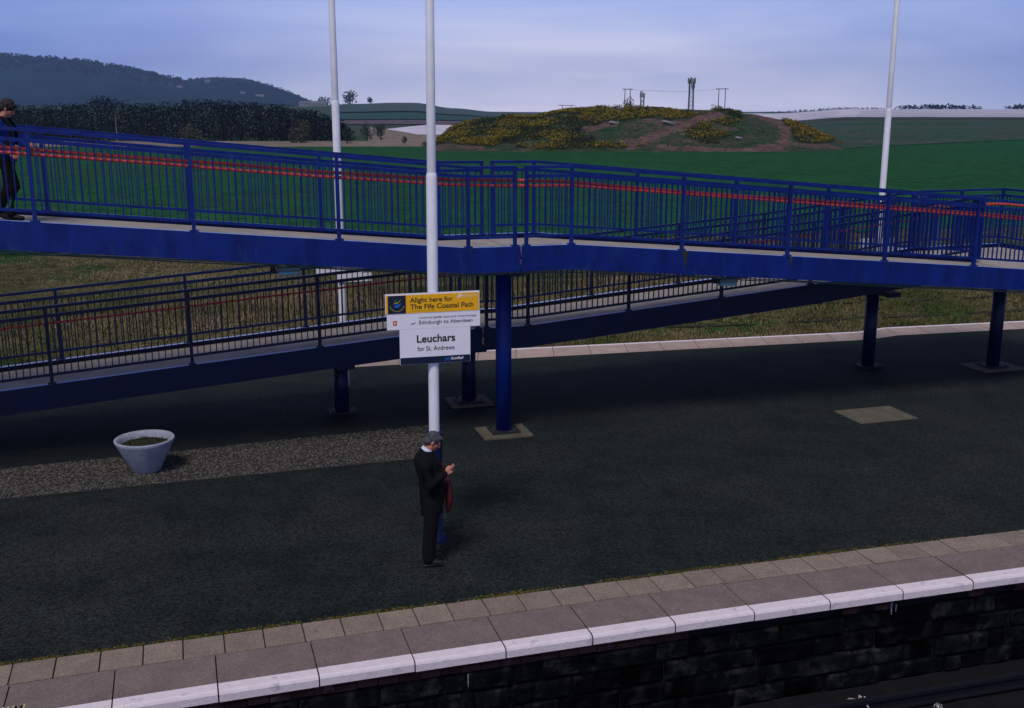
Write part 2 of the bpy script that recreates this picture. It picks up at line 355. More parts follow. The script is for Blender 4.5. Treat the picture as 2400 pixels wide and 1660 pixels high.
# ---- big wooded hill on the left, about 3 km away
def px_az(px): return math.degrees(math.atan((px-1200)/2480.*1.0))
HP = [(-700, 120), (-300, 128), (0, 138), (60, 141), (135, 148), (218, 154), (245, 161), (312, 170), (354, 179), (390, 190), (432, 196), (447, 189), (500, 184), (541, 184), (582, 187), (634, 200), (686, 218), (728, 237), (775, 251), (820, 262)]
def sky_y(px):
    for a, c in zip(HP, HP[1:]):
        if px <= c[0]: 
            t = max(0, (px-a[0])/(c[0]-a[0])); return a[1]+(c[1]-a[1])*t
    return 262
def hill_h(px, D):
    py = sky_y(px); el_ = math.atan((830-py)/2480.)-R(12.9)
    return 5.65+D*math.tan(el_)
b = MB(); NI = 150; NJ = 26; px0, px1 = -650, 822
for i in range(NI+1):
    px = px0+(px1-px0)*i/NI
    dx = (px-1200)/2480.
    top = hill_h(px, 3000)
    for j in range(NJ+1):
        t = j/NJ; Y = 1750+1900*t
        s = min(1, t/.66); prof = s*s*(3-2*s) if t < .66 else 1-((t-.66)/.34)**2
        x = fx(px, Y)
        z = 8+(top-8)*prof
        if t < .62: z += mnoise.noise(Vector((x*.004, Y*.004, 3)))*7*prof+mnoise.noise(Vector((x*.015, Y*.015, 1)))*2*prof
        b.v.append((x, Y, z))
for i in range(NI):
    for j in range(NJ):
        k = i*(NJ+1)+j; b.f.append((k, k+NJ+1, k+NJ+2, k+1)); b.m.append(0)
tag(b.build('wooded_hill', M['hill'], smooth=True), kind='structure')

def clump(b, c, r, n, sz, squash=1., m=0, up=0):
    """n small leaf triangles filling an ellipsoid"""
    for _ in range(n):
        while True:
            p = Vector((random.uniform(-1, 1), random.uniform(-1, 1), random.uniform(-1, 1)))
            if p.length < 1: break
        q = Vector((p.x*r, p.y*r, p.z*r*squash))+Vector(c)
        a = Vector((random.uniform(-1, 1), random.uniform(-1, 1), random.uniform(-1, 1)+up)).normalized()*sz*random.uniform(.6, 1.3)
        d = a.cross(Vector((random.uniform(-1, 1), random.uniform(-1, 1), random.uniform(-1, 1)))).normalized()*sz*.6
        b.poly([q-a*.5, q+a*.5, q+d], m)
# trees along the hill crest
b = MB()
for k in range(900):
    px = random.uniform(-200, 470) if k < 760 else random.uniform(470, 800)
    Y = 3000*random.uniform(.965, 1.0) if k < 560 else random.uniform(2500, 2950)
    dx = (px-1200)/2480.; top = hill_h(px, 3000)
    t = (Y-1750)/1900; s = min(1, t/.66); prof = s*s*(3-2*s)
    z = 8+(top-8)*prof
    h = random.uniform(7, 15)*(1 if px < 430 else .35)
    clump(b, (fx(px, Y), Y, z+h*.35), h*.75, 14, h*.7, 1.)
tag(b.build('hilltop_wood', M['hillwood']), 'dark tree cover along the crest of the far left hill', 'wood', kind='stuff')

# ---- dark bare wood behind the green field
WT = [(-400, 235), (0, 240), (62, 250), (135, 248), (166, 244), (218, 238), (240, 226), (281, 234), (312, 247), (416, 242), (447, 234), (500, 237), (560, 240), (640, 246), (700, 253), (749, 263), (790, 280), (812, 302), (822, 325)]
def wt(px):
    for a, c in zip(WT, WT[1:]):
        if px <= c[0]: return a[1]+(c[1]-a[1])*(px-a[0])/(c[0]-a[0])
    return 330
b = MB()
px = -380
while px < 818:
    for row in range(5):
        Y = 268+row*9+random.uniform(-4, 4); dx = (px+random.uniform(-9, 9)-1200)/2480.
        py = wt(px); top = 5.65+Y*math.tan(math.atan((830-py)/2480.)-R(12.9)); top += random.uniform(-1.3, .5)
        x = dx*(Y*.9748+1.3); h = top+1.5
        if h < 1.5: continue
        if row < 2: b.tube([(x, Y, -1.6), (x+random.uniform(-.4, .4), Y, -1.5+h*.7)], [.12, .04], n=3, cap=False)
        cr_ = random.uniform(1.6, 2.8)
        for q in range(80):
            t = random.random(); zz = -1.5+h*(.02+.98*t); rr = cr_*math.sqrt(max(.04, 1-abs(t-.45)**2.4*2.6))
            a0 = random.uniform(0, 6.28); r0_ = rr*random.random()**.5; p = Vector((x+r0_*math.cos(a0), Y+r0_*math.sin(a0), zz))
            a = Vector((random.uniform(-1, 1), random.uniform(-.7, .7), random.uniform(-.2, 1))).normalized()*random.uniform(.3, .75)
            d = Vector((random.uniform(-1, 1), random.uniform(-.3, .3), random.uniform(-1, 1)))*random.uniform(.2, .5)
            b.poly([p-a*.6-d*.5, p-a*.2+d*.6, p+a*.6])
    px += 8.5
tag(b.build('bare_wood', M['wood']), 'dark belt of bare trees behind the green field, left of the white poles', 'wood', kind='stuff')

# ---- individual trees and bushes
def make_tree(px, Y, h, wd, label, leaf='leaf', trunk=.3, n=260, sz=.5, group=None, base=None, name='tree'):
    x = fx(px, Y); z = terrain(x, Y) if base is None else base
    o = empty(name, (x, Y, z), 0, label, 'tree' if name == 'tree' else 'bush', group)
    t = MB(); t.tube([(0, 0, -.3), (.05*wd, 0, h*.5), (0, 0, h*.85)], [h*.035, h*.02, h*.006], n=6)
    for k in range(7):
        a = k*2.4; z0 = h*(trunk+.08*k); t.tube([(0, 0, z0), (wd*.4*math.cos(a), wd*.4*math.sin(a), z0+h*.14)], [h*.014, h*.004], n=4)
    t.build('trunk', M['trunk'], o)
    c = MB()
    for k in range(9):
        a = random.uniform(0, 6.28); rr = wd*.5*random.uniform(.1, .62)
        clump(c, (rr*math.cos(a), rr*math.sin(a), h*random.uniform(trunk+.12, .85)), wd*.26, n//9, sz)
    c.build('crown', M[leaf], o)
    return o
make_tree(452, 250, 4.2, 6.4, 'pale rounded bush at the foot of the dark wood, half behind the rail', 'paleleaf', .05, 700, .5, name='bush')
make_tree(706, 248, 5.2, 6.2, 'pale rounded bush at the right end of the dark wood', 'paleleaf', .05, 700, .5, name='bush')
make_tree(812, 240, 3.8, 2.6, 'small dark tree just right of the left white pole on the field edge', 'leaf', .1, 300, .4)
make_tree(860, 275, 5.0, 3.8, 'thin grey-green tree standing alone left of its darker neighbour', 'leaf', .12, 300, .45)
make_tree(892, 272, 5.2, 4.4, 'dark bushy tree beyond the stubble between two white poles', 'leaf', .06, 420, .45)
make_tree(948, 236, 1.9, 1.8, 'low dark bush alone on the stubble edge left of the centre pole', 'leaf', .05, 160, .3, name='bush')
make_tree(818, 1480, 17, 24, 'largest dark tree clump on the far ridge beside the left pole', 'leaf', .1, 330, 3.2)
make_tree(762, 1500, 9, 30, 'low spreading trees on the far ridge left of the left pole', 'leaf', .05, 330, 3.0)
make_tree(868, 1500, 10, 9, 'small lone tree on the far ridge skyline', 'leaf', .3, 200, 2.0)
make_tree(1468, 250, 5.4, 4.2, 'dark round bush under the twin poles on top of the gorse mound', 'leaf', .05, 420, .4, base=3.6, name='bush')
make_tree(1672, 238, 2.4, 2.8, 'small dark bush on the mound crest right of the lattice mast', 'leaf', .05, 300, .3, base=4.7, name='bush')
# birch
bt = empty('tree', (fx(274, 258), 258, -1.5), 0, 'slim pale birch trunk against the dark wood on the left', 'tree')
t = MB(); t.tube([(0, 0, -.2), (0, 0, 6.5)], [.14, .05], n=6); t.build('trunk', M['farmwall'], bt)
t = MB(); clump(t, (0, 0, 6), 1.2, 60, .4); t.build('crown', M['paleleaf'], bt)
# hedge lines on the skyline right
def hedge(pa, pb, Y, h, label):
    b = MB(); xa = fx(pa, Y); xb = fx(pb, Y); n = int((xb-xa)/3)
    for k in range(n):
        x = xa+(xb-xa)*(k+random.random())/n; hh = h*(.5+.5*math.sin(3.14*(k+.5)/n)**.4)*random.uniform(.7, 1.15)
        clump(b, (x, Y+random.uniform(-6, 6), terrain(x, Y)+.2+hh*.35), hh*.8, 14, hh*.7, .7)
    return tag(b.build('shelter_belt', M['hillwood']), label, 'wood', kind='stuff')
hedge(1790, 2075, 1400, 2.6, 'thin dark hedge line on the right skyline before the right pole')
hedge(2100, 2292, 1400, 6.5, 'dark conifer belt on the skyline right of the right pole')
hedge(2360, 2520, 1400, 7, 'dark conifer belt at the right border of the view')
# far buildings
def farm(px, Y, ln, dp, h, label, group, z=None, rz=0.):
    x = fx(px, Y)
    o = empty('farmhouse', (x, Y, z), rz, label, 'building', group)
    q = MB(); q.box((0, 0, h/2-2), (ln, dp, h+4)); q.build('wall', M['farmwall'], o)
    q = MB(); q.poly([(-ln/2-.5, -dp/2-.5, h), (ln/2+.5, -dp/2-.5, h), (ln/2+.5, 0, h+dp*.4), (-ln/2-.5, 0, h+dp*.4)])
    q.poly([(ln/2+.5, dp/2+.5, h), (-ln/2-.5, dp/2+.5, h), (-ln/2-.5, 0, h+dp*.4), (ln/2+.5, 0, h+dp*.4)])
    q.build('roof', M['farmroof'], o)
def hz(px, Y):
    t = (Y-1750)/1900; s = min(1, t/.66); return 8+(hill_h(px, 3000)-8)*s*s*(3-2*s)
G = 'pale buildings on the far hillside'
farm(492, 2650, 14, 8, 3, 'pale farmhouse highest on the hillside under the second summit', G, hz(492, 2650)-2)
farm(572, 2300, 10, 7, 2.5, 'small pale farmhouse low on the hillside above the wood', G, hz(572, 2300)-1)
farm(612, 2280, 18, 8, 2.0, 'long low pale farm building above the wood', G, hz(612, 2280)-1)
farm(425, 2560, 12, 8, 3, 'tiny pale house in the saddle between the two summits', G, hz(425, 2560)-1)
farm(736, 1490, 38, 9, 2.5, 'long white shed on the ridge left of the left pole', G, terrain(fx(736, 1490), 1490)+.5)

# ---- gorse mound
MP = [(980, 345), (1020, 332), (1060, 304), (1120, 288), (1170, 276), (1250, 276), (1320, 262), (1400, 256), (1480, 256), (1560, 258), (1620, 262), (1700, 263), (1780, 272), (1850, 288), (1930, 318), (1975, 338), (2010, 348)]
def mtop(px):
    if px <= MP[0][0] or px >= MP[-1][0]: return -1.6
    for a, c in zip(MP, MP[1:]):
        if px <= c[0]:
            py = a[1]+(c[1]-a[1])*(px-a[0])/(c[0]-a[0]); return 5.65+228*math.tan(math.atan((830-py)/2480.)-R(12.9))
def mound_z(x, y):
    px = 1200+2480*x/(y*.9748+1.3)
    top = mtop(px); t = (y-194)/34.
    if t < 0 or t > 2.6: return -1.6
    s = min(1, t); pr = s*s*(3-2*s) if t < 1 else max(0, 1-((t-1)/1.6)**2)
    z = -1.6+(top+1.6)*(.55*pr+.45*(min(1, t)**.8 if t < 1 else pr))
    z += pr*(mnoise.noise(Vector((x*.09, y*.09, 5)))*.7+mnoise.noise(Vector((x*.3, y*.3, 2)))*.25)
    return z
b = MB(); NX, NY = 200, 60
for i in range(NX+1):
    for j in range(NY+1):
        y = 194+88*(j/NY)**1.3; x = (-.089+(.330+.089)*i/NX)*y
        b.v.append((x, y, mound_z(x, y)))
def inpoly_img(x, y, z): # picture-plane coordinates of a world point, used only to lay out vegetation patches
    dz = z-5.65; c, s = math.cos(R(12.9)), math.sin(R(12.9)); dep = y*c-dz*s
    return 1200+2480*x/dep, 830-2480*(y*s+dz*c)/dep
def near_line(px, py, pts, wd):
    for a, c in zip(pts, pts[1:]):
        ax, ay, bx, by = *a, *c; t = max(0, min(1, ((px-ax)*(bx-ax)+(py-ay)*(by-ay))/((bx-ax)**2+(by-ay)**2)))
        if math.hypot(px-ax-t*(bx-ax), (py-ay-t*(by-ay))*1.6) < wd: return True
    return False
PATHS = [([(1685, 272), (1640, 280), (1590, 300), (1530, 322), (1480, 338)], 20), ([(1792, 275), (1830, 292), (1846, 315), (1830, 340), (1780, 348)], 15), ([(1545, 346), (1700, 352), (1830, 350)], 10), ([(1370, 305), (1440, 290)], 10), ([(1080, 345), (1130, 347)], 8)]
for i in range(NX):
    for j in range(NY):
        k = i*(NY+1)+j; cx = [sum(b.v[q][a] for q in (k, k+NY+1, k+NY+2, k+1))/4 for a in range(3)]
        ip = inpoly_img(*cx); soil = cx[1] < 230 and any(near_line(*ip, p, wd*(.85+.9*mnoise.noise(Vector((cx[0]*.5, cx[1]*.5, 7)))+random.uniform(-.15, .15))) for p, wd in PATHS)
        b.f.append((k, k+NY+1, k+NY+2, k+1)); b.m.append(1 if soil else 0)
tag(b.build('gorse_mound', [M['mound'], M['soilpath']], smooth=True), kind='structure')
GE = [(1120, 318, 110, 26), (1250, 310, 120, 26), (1380, 268, 100, 16), (1500, 270, 60, 9), (1530, 264, 60, 7), (1590, 268, 40, 6), (1400, 290, 40, 8), (1080, 315, 60, 22), (1150, 300, 70, 20), (1230, 300, 90, 30), (1200, 322, 150, 15), (1310, 285, 70, 22), (1340, 330, 60, 12), (1400, 262, 70, 12), (1480, 262, 60, 8), (1560, 266, 50, 7),
      (1300, 345, 90, 6), (1420, 343, 90, 5), (1660, 300, 42, 30), (1700, 275, 40, 18), (1650, 318, 40, 14), (1620, 272, 50, 7), (1885, 305, 30, 28), (1910, 322, 50, 16), (1660, 305, 55, 32), (1850, 290, 20, 8), (1570, 275, 40, 6), (1440, 280, 40, 8), (1000, 334, 30, 9), (1030, 325, 40, 12)]
b = MB(); cnt = 0
random.seed(11)
for _ in range(90000):
    y = 194.5+38*random.random(); x = (-.09+.42*random.random())*y; z = mound_z(x, y)
    if z < -1.4: continue
    ix, iy = inpoly_img(x, y, z)
    if not any(((ix-a)/c)**2+((iy-e_)/d)**2 < 1+.35*mnoise.noise(Vector((x*.4, y*.4, 0))) for a, e_, c, d in GE): continue
    if mnoise.noise(Vector((x*.16, y*.16, 9))) < -.36: continue
    if any(near_line(ix, iy, p, wd*.8) for p, wd in PATHS): continue
    r = random.uniform(.28, .62); fl = mnoise.noise(Vector((x*.12, y*.12, 4)))+random.uniform(-.35, .35) > -.06
    clump(b, (x, y, z+r*.5), r, 7, r*.6, .8, 0)
    if fl: clump(b, (x, y, z+r*.95), r*.8, 6, r*.42, .5, 1)
    cnt += 1
    if cnt > 9500: break
tag(b.build('gorse', [M['gorse'], M['gorsefl']]), 'yellow flowering gorse scrub covering the mound beyond the field', 'gorse', kind='stuff')
# rubble on the mound
for (ix, iy, sx, lab) in ((1437, 296, 2.2, 'pale concrete lump on the gorse mound near its grassy hollow'), (1565, 297, 3.2, 'pale curved scrap lying on the bare slope of the mound'), (1730, 338, 1.4, 'small pale rubble at the foot of the mound right of the gorse')):
    Y = 205 if iy > 320 else 214; x = fx(ix, Y)
    q = MB(); q.ell((0, 0, 0), (sx*.5, .5, .3), 9, 5, Matrix.Rotation(.25, 3, 'Y')); q.box((sx*.3, 0, .1), (sx*.4, .5, .3), .4)
    o = q.build('rubble', M['farmwall']); o.location = (x, Y, mound_z(x, Y)+.25); tag(o, lab, 'rubble')

# ---- masts and poles beyond the mound
def lattice(px, Y, ztop, wd, label, head):
    x = (px-1200)/2480*Y; z0 = 1.0
    o = empty('lattice_mast', (x, Y, z0), 0, label, 'mast'); h = ztop-z0
    b = MB(); s = wd/2
    for a, c in ((-1, -1), (1, -1), (1, 1), (-1, 1)): b.bar((a*s*1.25, c*s*1.25, 0), (a*s, c*s, h*.86), .26, .26)
    n = int(h*.86/1.6)
    for k in range(n):
        z = k*1.6; 
        for (a, c), (d, f) in (((-1, -1), (1, -1)), ((1, -1), (1, 1)), ((1, 1), (-1, 1)), ((-1, 1), (-1, -1))):
            b.bar((a*s, c*s, z), (d*s, f*s, z+1.6), .12, .12); b.bar((a*s, c*s, z), (d*s, f*s, z), .1, .1)
    b.build('frame', M['mast'], o)
    b = MB()
    for zz in (.80, .88): b.box((0, 0, h*zz), (wd*1.9, wd*1.9, .12))
    b.tube([(0, 0, h*.8), (0, 0, h*.97)], .2, n=6); b.build('headframe', M['mast'], o)
    b = MB(); b.box((-s*1.1, -s, h*.46), (.34, .4, h*.92)); b.build('cable_riser', M['dark'], o)
    for k, (dx, dz) in enumerate(head):
        b = MB(); b.box((dx, -.5+.3*(k % 3), h*.86+dz), (.55, .4, 2.1)); b.bar((dx, 0, h*.86+dz), (0, 0, h*.86+dz-.4), .12, .12); b.build('antenna', M['mast'], o)
    return o
lattice(1608, 420, 18.7, 1.5, 'tallest lattice mast with antenna panels, behind the gorse mound', [(-1.3, 1.0), (-.7, .6), (.1, 1.1), (.7, .7), (1.3, 1.1), (.6, -1.2), (.9, -.8), (-.3, 1.2)])
lattice(1497, 430, 13.8, 1.1, 'short narrow lattice mast left of the tallest mast', [(-.7, .5), (.6, -.2)])
def hpole(px, Y, zt, gap, label):
    x = fx(px, Y)
    o = empty('twin_power_pole', (x, Y, 1), 0, label, 'power pole', 'twin wooden power poles on the skyline')
    for s in (-1, 1):
        b = MB(); b.tube([(s*gap/2, 0, 0), (s*gap/2, 0, zt-1)], [.19, .15], n=6); b.build('pole', M['pole'], o)
    b = MB(); b.box((0, 0, zt-1), (gap*1.9, .3, .3)); b.build('crossarm', M['pole'], o)
hpole(1469, 430, 14.3, 2.1, 'twin wooden power pole above the round bush, left of the masts')
hpole(1689, 430, 14.4, 2.6, 'twin wooden power pole right of the tallest mast')
hpole(1328, 520, 8.6, 4.2, 'low distant power pole peeping over the mound on the left')
b = MB()
for dy in (-.8, 1.2):
    pts = [(fx(1469+(1689-1469)*k/12, 430), 430+dy, 14.3+.08*k/12-.9*math.sin(math.pi*k/12)) for k in range(13)]
    b.tube(pts, .02, n=4)
tag(b.build('power_line', M['dark']), 'thin power wire between the twin poles above the mound', 'wire')

# ---- rough grass on the bank
LEDGE = (30.6, 32.0, 33.6, 35.2, 37.2)
b = MB()
for g_ in LEDGE:
    x = 2.0+random.random()*3
    while x < 34:
        ln = random.uniform(.8, 3.2)
        n_ = 8; up_, dn_ = [], []
        for k in range(n_+1):
            xx = x+ln*k/n_; nn = mnoise.noise(Vector((xx*.12, (g_)*.9, 0))); wv = g_+.25*nn+random.uniform(-.03, .03); wd_ = (.05+.16*abs(mnoise.noise(Vector((xx*.7, g_, 3)))))*math.sin(math.pi*(k+.4)/(n_+.8))
            up_.append((xx, wv+wd_+.23*xx, terrain(xx, wv+wd_+.23*xx)+.03)); dn_.append((xx, wv-wd_+.23*xx, terrain(xx, wv-wd_+.23*xx)+.03))
        b.poly(dn_+up_[::-1]); x += ln+random.uniform(.0, 1.6)
tag(b.build('bank_ledges', M['soil']), kind='structure')
random.seed(5)
b = MB()
for _ in range(95000):
    wv = 28.9+33*random.random()**1.4; x = -34+72*random.random()
    if random.random() < .6: x = -19+38*random.random()
    if wv > 50 and random.random() < (wv-50)/13: continue
    y = wv+.23*x; z = terrain(x, y)
    nn = mnoise.noise(Vector((x*.12, wv*.9, 0)))
    if x > 3 and any(abs(wv-g_-.25*nn) < .13+.12*nn for g_ in LEDGE): continue
    hgt = random.uniform(.07, .19)*(1.15 if wv > 33 and x < 5 else .65)*(1+.8*nn)
    if wv > 40: hgt *= .6
    if x < -9 and random.random() < .25: hgt *= .6
    if hgt < .04: continue
    for k in range(3):
        a = random.uniform(0, 6.28); wdh = random.uniform(.010, .024)+.006
        p = Vector((x+random.uniform(-.1, .1), y+random.uniform(-.1, .1), z-.02))
        tp = p+Vector((math.cos(a)*hgt*.5, math.sin(a)*hgt*.5, hgt*random.uniform(.7, 1.3)))
        b.poly([p+Vector((-wdh, 0, 0)), p+Vector((wdh, 0, 0)), tp])
tag(b.build('rough_grass', M['tuft']), 'dry brown and green rough grass on the bank beyond the platform', 'grass', kind='stuff')

# ------------------------------------------------------------------ platform
X0, X1 = -26, 34
b = MB(); n = 60
for i in range(n):
    xa = X0+(X1-X0)*i/n; xb = X0+(X1-X0)*(i+1)/n
    rows = 14
    for j in range(rows):
        def P(x, t): return (x, (y_in(x)+ASP)*(1-t)+far_in(x)*t, 0)
        b.poly([P(xa, j/rows), P(xb, j/rows), P(xb, (j+1)/rows), P(xa, (j+1)/rows)])
tag(b.build('platform_surface', M['asphalt']), kind='structure')
# near paving slabs (small inner row), bedded a little apart
def edge_pt(x, off):          # off metres inward from white line's inner edge
    sl = .302-.004*x; L_ = math.hypot(1, sl); return Vector((x-off*sl/L_, y_in(x)+off/L_, 0))
def slab_run(mb, x, ln, o0, o1, z1, th, gap=.006, m=0):
    sl = .302-.004*x; dx = ln/math.hypot(1, sl)
    a, c = x+gap, x+dx-gap
    p = [edge_pt(a, o0+gap), edge_pt(c, o0+gap), edge_pt(c, o1-gap), edge_pt(a, o1-gap)]
    i = len(mb.v)
    j = random.uniform(-.003, .003)
    mb.v += [(q.x, q.y, z1-th) for q in p]+[(q.x, q.y, z1+j) for q in p]
    for f in ((3, 2, 1, 0), (4, 5, 6, 7), (0, 1, 5, 4), (1, 2, 6, 5), (2, 3, 7, 6), (3, 0, 4, 7)): mb.f.append(tuple(i+k for k in f)); mb.m.append(m)
    return dx
b = MB(); x = X0; joints = []
random.seed(3)
while x < X1:
    x += slab_run(b, x, random.choice((.405, .42, .43, .44)), .615, 1.055, .012, .10)
tag(b.build('paving_slabs', M['slab'], bevel=.006), kind='structure')
b = MB()
for i in range(60):
    xa = X0+(X1-X0)*i/60; xb = X0+(X1-X0)*(i+1)/60
    b.poly([edge_pt(xa, -.12)+Vector((0, 0, -.012)), edge_pt(xb, -.12)+Vector((0, 0, -.012)), edge_pt(xb, 1.12)+Vector((0, 0, -.012)), edge_pt(xa, 1.12)+Vector((0, 0, -.012))])
tag(b.build('slab_bedding', M['joint']), kind='structure')
# coping stones with painted nose
edge = empty('platform_edge', (0, y_in(0), 0), 0, 'stone coping along the near platform edge with a white painted nose', 'kerb')
sl0 = .302
x = .24-1.0/math.hypot(1, sl0)*25
while x < X1:
    sl = .302-.004*x; dx = 1.0/math.hypot(1, sl)
    g = .007; a, c = x+g, x+dx-g; jz = random.uniform(-.004, .004)
    q = MB(); base = Vector((0, y_in(0), 0))
    prof_off = [(.60, 0), (.012, 0), (0, 0), (-.13, -.002), (-.158, -.012), (-.172, -.035), (-.172, -.115), (.60, -.115)]
    for xx in (a, c):
        for off, z in prof_off:
            p = edge_pt(xx, off)-base; q.v.append((p.x, p.y, z+.012+jz))
    k = len(prof_off)
    for s in range(k):
        s2 = (s+1) % k; q.f.append((s, s2, s2+k, s+k)); q.m.append(1 if 2 <= s <= 5 else 0)
    q.f.append(tuple(range(k-1, -1, -1))); q.m.append(0); q.f.append(tuple(range(k, 2*k))); q.m.append(0)
    if abs(x) < 12 or True: q.build('coping_stone', [M['coping_stone'], M['coping']], edge)
    x += dx
# near retaining wall
wall = empty('platform_wall', (0, y_in(0)-.07, -.12), 0, 'dark stone retaining wall below the near platform edge', 'wall')
wb = Vector((0, y_in(0)-.07, -.12))
q = MB()
for i in range(60):
    xa = X0+(X1-X0)*i/60; xb = X0+(X1-X0)*(i+1)/60; pa = edge_pt(xa, -.02)-wb; pb = edge_pt(xb, -.02)-wb
    q.poly([(pa.x, pa.y, -1.2), (pb.x, pb.y, -1.2), (pb.x, pb.y, .11), (pa.x, pa.y, .11)])
q.build('mortar', M['mortar'], wall)
q = MB(); qb = MB(); random.seed(9)
zt = -.115
# brick course straight under the coping on the left part
for row in range(2):
    x = X0
    while x < X1:
        ln = .225; sl = .302-.004*x; dx = ln/math.hypot(1, sl)
        if x < 2.0 or random.random() < .15:
            a, c = x+.005, x+dx-.005; o = -.06+random.uniform(-.008, .008)
            p = [edge_pt(a, o)-wb, edge_pt(c, o)-wb, edge_pt(c, .05)-wb, edge_pt(a, .05)-wb]; i = len(qb.v); z1 = zt-wb.z-row*.075-.006; z0 = z1-.065
            qb.v += [(v.x, v.y, z0) for v in p]+[(v.x, v.y, z1) for v in p]
            for f in ((3, 2, 1, 0), (4, 5, 6, 7), (0, 1, 5, 4), (1, 2, 6, 5), (2, 3, 7, 6), (3, 0, 4, 7)): qb.f.append(tuple(i+k for k in f)); qb.m.append(0)
        x += dx
z = zt-.15
while z > -1.3:
    hh = random.uniform(.19, .30); x = X0-random.random()*.4
    while x < X1:
        ln = random.choice((.30, .45, .60, .85))*random.uniform(.85, 1.15); sl = .302-.004*x; dx = ln/math.hypot(1, sl)
        a, c = x+.011, x+dx-.011; o = -.055+random.uniform(-.025, .02)
        i = len(q.v); z1 = z-wb.z-.008+random.uniform(-.01, .004); z0 = z-wb.z-hh+.01
        cc = .018
        ring = [(a+cc, z0), (c-cc, z0), (c, z0+cc), (c, z1-cc), (c-cc, z1), (a+cc, z1), (a, z1-cc), (a, z0+cc)]
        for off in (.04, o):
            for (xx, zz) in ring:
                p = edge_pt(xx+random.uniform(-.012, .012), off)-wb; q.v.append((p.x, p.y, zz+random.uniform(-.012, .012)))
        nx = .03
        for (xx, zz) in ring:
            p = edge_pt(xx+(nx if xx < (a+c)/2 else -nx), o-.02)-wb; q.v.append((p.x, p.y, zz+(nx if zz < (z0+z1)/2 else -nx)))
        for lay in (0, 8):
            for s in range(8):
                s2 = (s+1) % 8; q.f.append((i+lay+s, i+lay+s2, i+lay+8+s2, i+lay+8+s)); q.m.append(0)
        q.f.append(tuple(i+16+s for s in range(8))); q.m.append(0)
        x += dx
    z -= hh
for (xs, z0_, ln_, wd_) in ((-.50, -.27, .16, .018), (4.6, -.17, .16, .03), (4.66, -.20, .10, .02)):
    st_ = MB(); pts_ = []
    for k in range(7): pts_.append((xs-wd_*random.uniform(.3, .6)*(1-k/9), z0_-ln_*k/6))
    for k in range(6, -1, -1): pts_.append((xs+wd_*random.uniform(.3, .6)*(1-k/9), z0_-ln_*k/6))
    st_.poly([(edge_pt(a, -.088)-wb).to_tuple()[:2]+(zz-wb.z,) for a, zz in pts_]); st_.build('lime_streak', M['lime'], wall)
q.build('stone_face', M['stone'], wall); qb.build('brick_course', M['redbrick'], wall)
# far edge: coping strip with white line, and its low wall
b = MB(); b2 = MB(); random.seed(2)
x = X0
while x < X1:
    ln = .9; xb = x+ln-.012
    b.poly([(x, far_in(x)+.0, .008), (xb, far_in(xb)+.0, .008), (xb, far_out(xb)-.14, .008), (x, far_out(x)-.14, .008)])
    b2.poly([(x, far_out(x)-.14, .010), (xb, far_out(xb)-.14, .010), (xb, far_out(xb), .010), (x, far_out(x), .010)])
    b2.poly([(x, far_out(x), .010), (xb, far_out(xb), .010), (xb, far_out(xb), -.11), (x, far_out(x), -.11)])
    x += ln
M['farslab'] = mat('far_slab', (.34, .25, .205), (.41, .305, .25), sc=3, rough=.9, island=.08, speck=(60, .2), bump=.3, bsc=50)
tag(b.build('far_paving', M['farslab']), kind='structure')
tag(b2.build('far_platform_edge', M['coping']), 'far platform edge with a thin white painted line by the grass bank', 'kerb')
b = MB()
for i in range(60):
    xa = X0+(X1-X0)*i/60; xb = X0+(X1-X0)*(i+1)/60
    b.poly([(xa, far_out(xa)-.05, -1.3), (xb, far_out(xb)-.05, -1.3), (xb, far_out(xb)-.05, -.02), (xa, far_out(xa)-.05, -.02)])
    b.poly([(xa, far_in(xa)-.05, -.004), (xb, far_in(xb)-.05, -.004), (xb, far_out(xb)-.03, -.004), (xa, far_out(xa)-.03, -.004)])
tag(b.build('far_platform_wall', M['mortar']), 'low wall under the far platform edge facing the grass bank', 'wall')

# tracks
def rail(off_fun, z, label):
    b = MB()
    pts = [(x, off_fun(x)) for x in range(X0, X1+1, 2)]
    for (xa, ya), (xb, yb) in zip(pts, pts[1:]):
        b.bar((xa, ya, z), (xb, yb, z), .07, .045); b.bar((xa, ya, z-.07), (xb, yb, z-.07), .02, .10); b.bar((xa, ya, z-.13), (xb, yb, z-.13), .14, .02)
    tag(b.build('rail', M['rail']), label, 'rail', 'running rails')
rail(lambda x: y_in(x)-.66-.0*x, -1.07, 'steel rail nearest the platform wall at the lower right corner')
rail(lambda x: y_in(x)-2.16, -1.07, 'second steel rail of the near track')
rail(lambda x: far_out(x)+.75, -.85, 'nearer steel rail of the track below the grass bank')
rail(lambda x: far_out(x)+2.22, -.85, 'farther steel rail of the track below the grass bank')
proto = MB(); proto.box((0, 0, 0), (.26, 2.6, .14)); k = 0
for x in range(0, 14):
    xx = -3.2+x*.68; o = proto.build('sleeper', M['sleeper']) if k == 0 else o.copy()
    if k: C.objects.link(o)
    k = 1; p = (xx, y_in(xx)-1.41, -1.31); o.location = p; o.rotation_euler = (0, 0, R(16.8))
    tag(o, 'concrete sleeper under the near track rails', 'sleeper', 'sleepers of the near track')
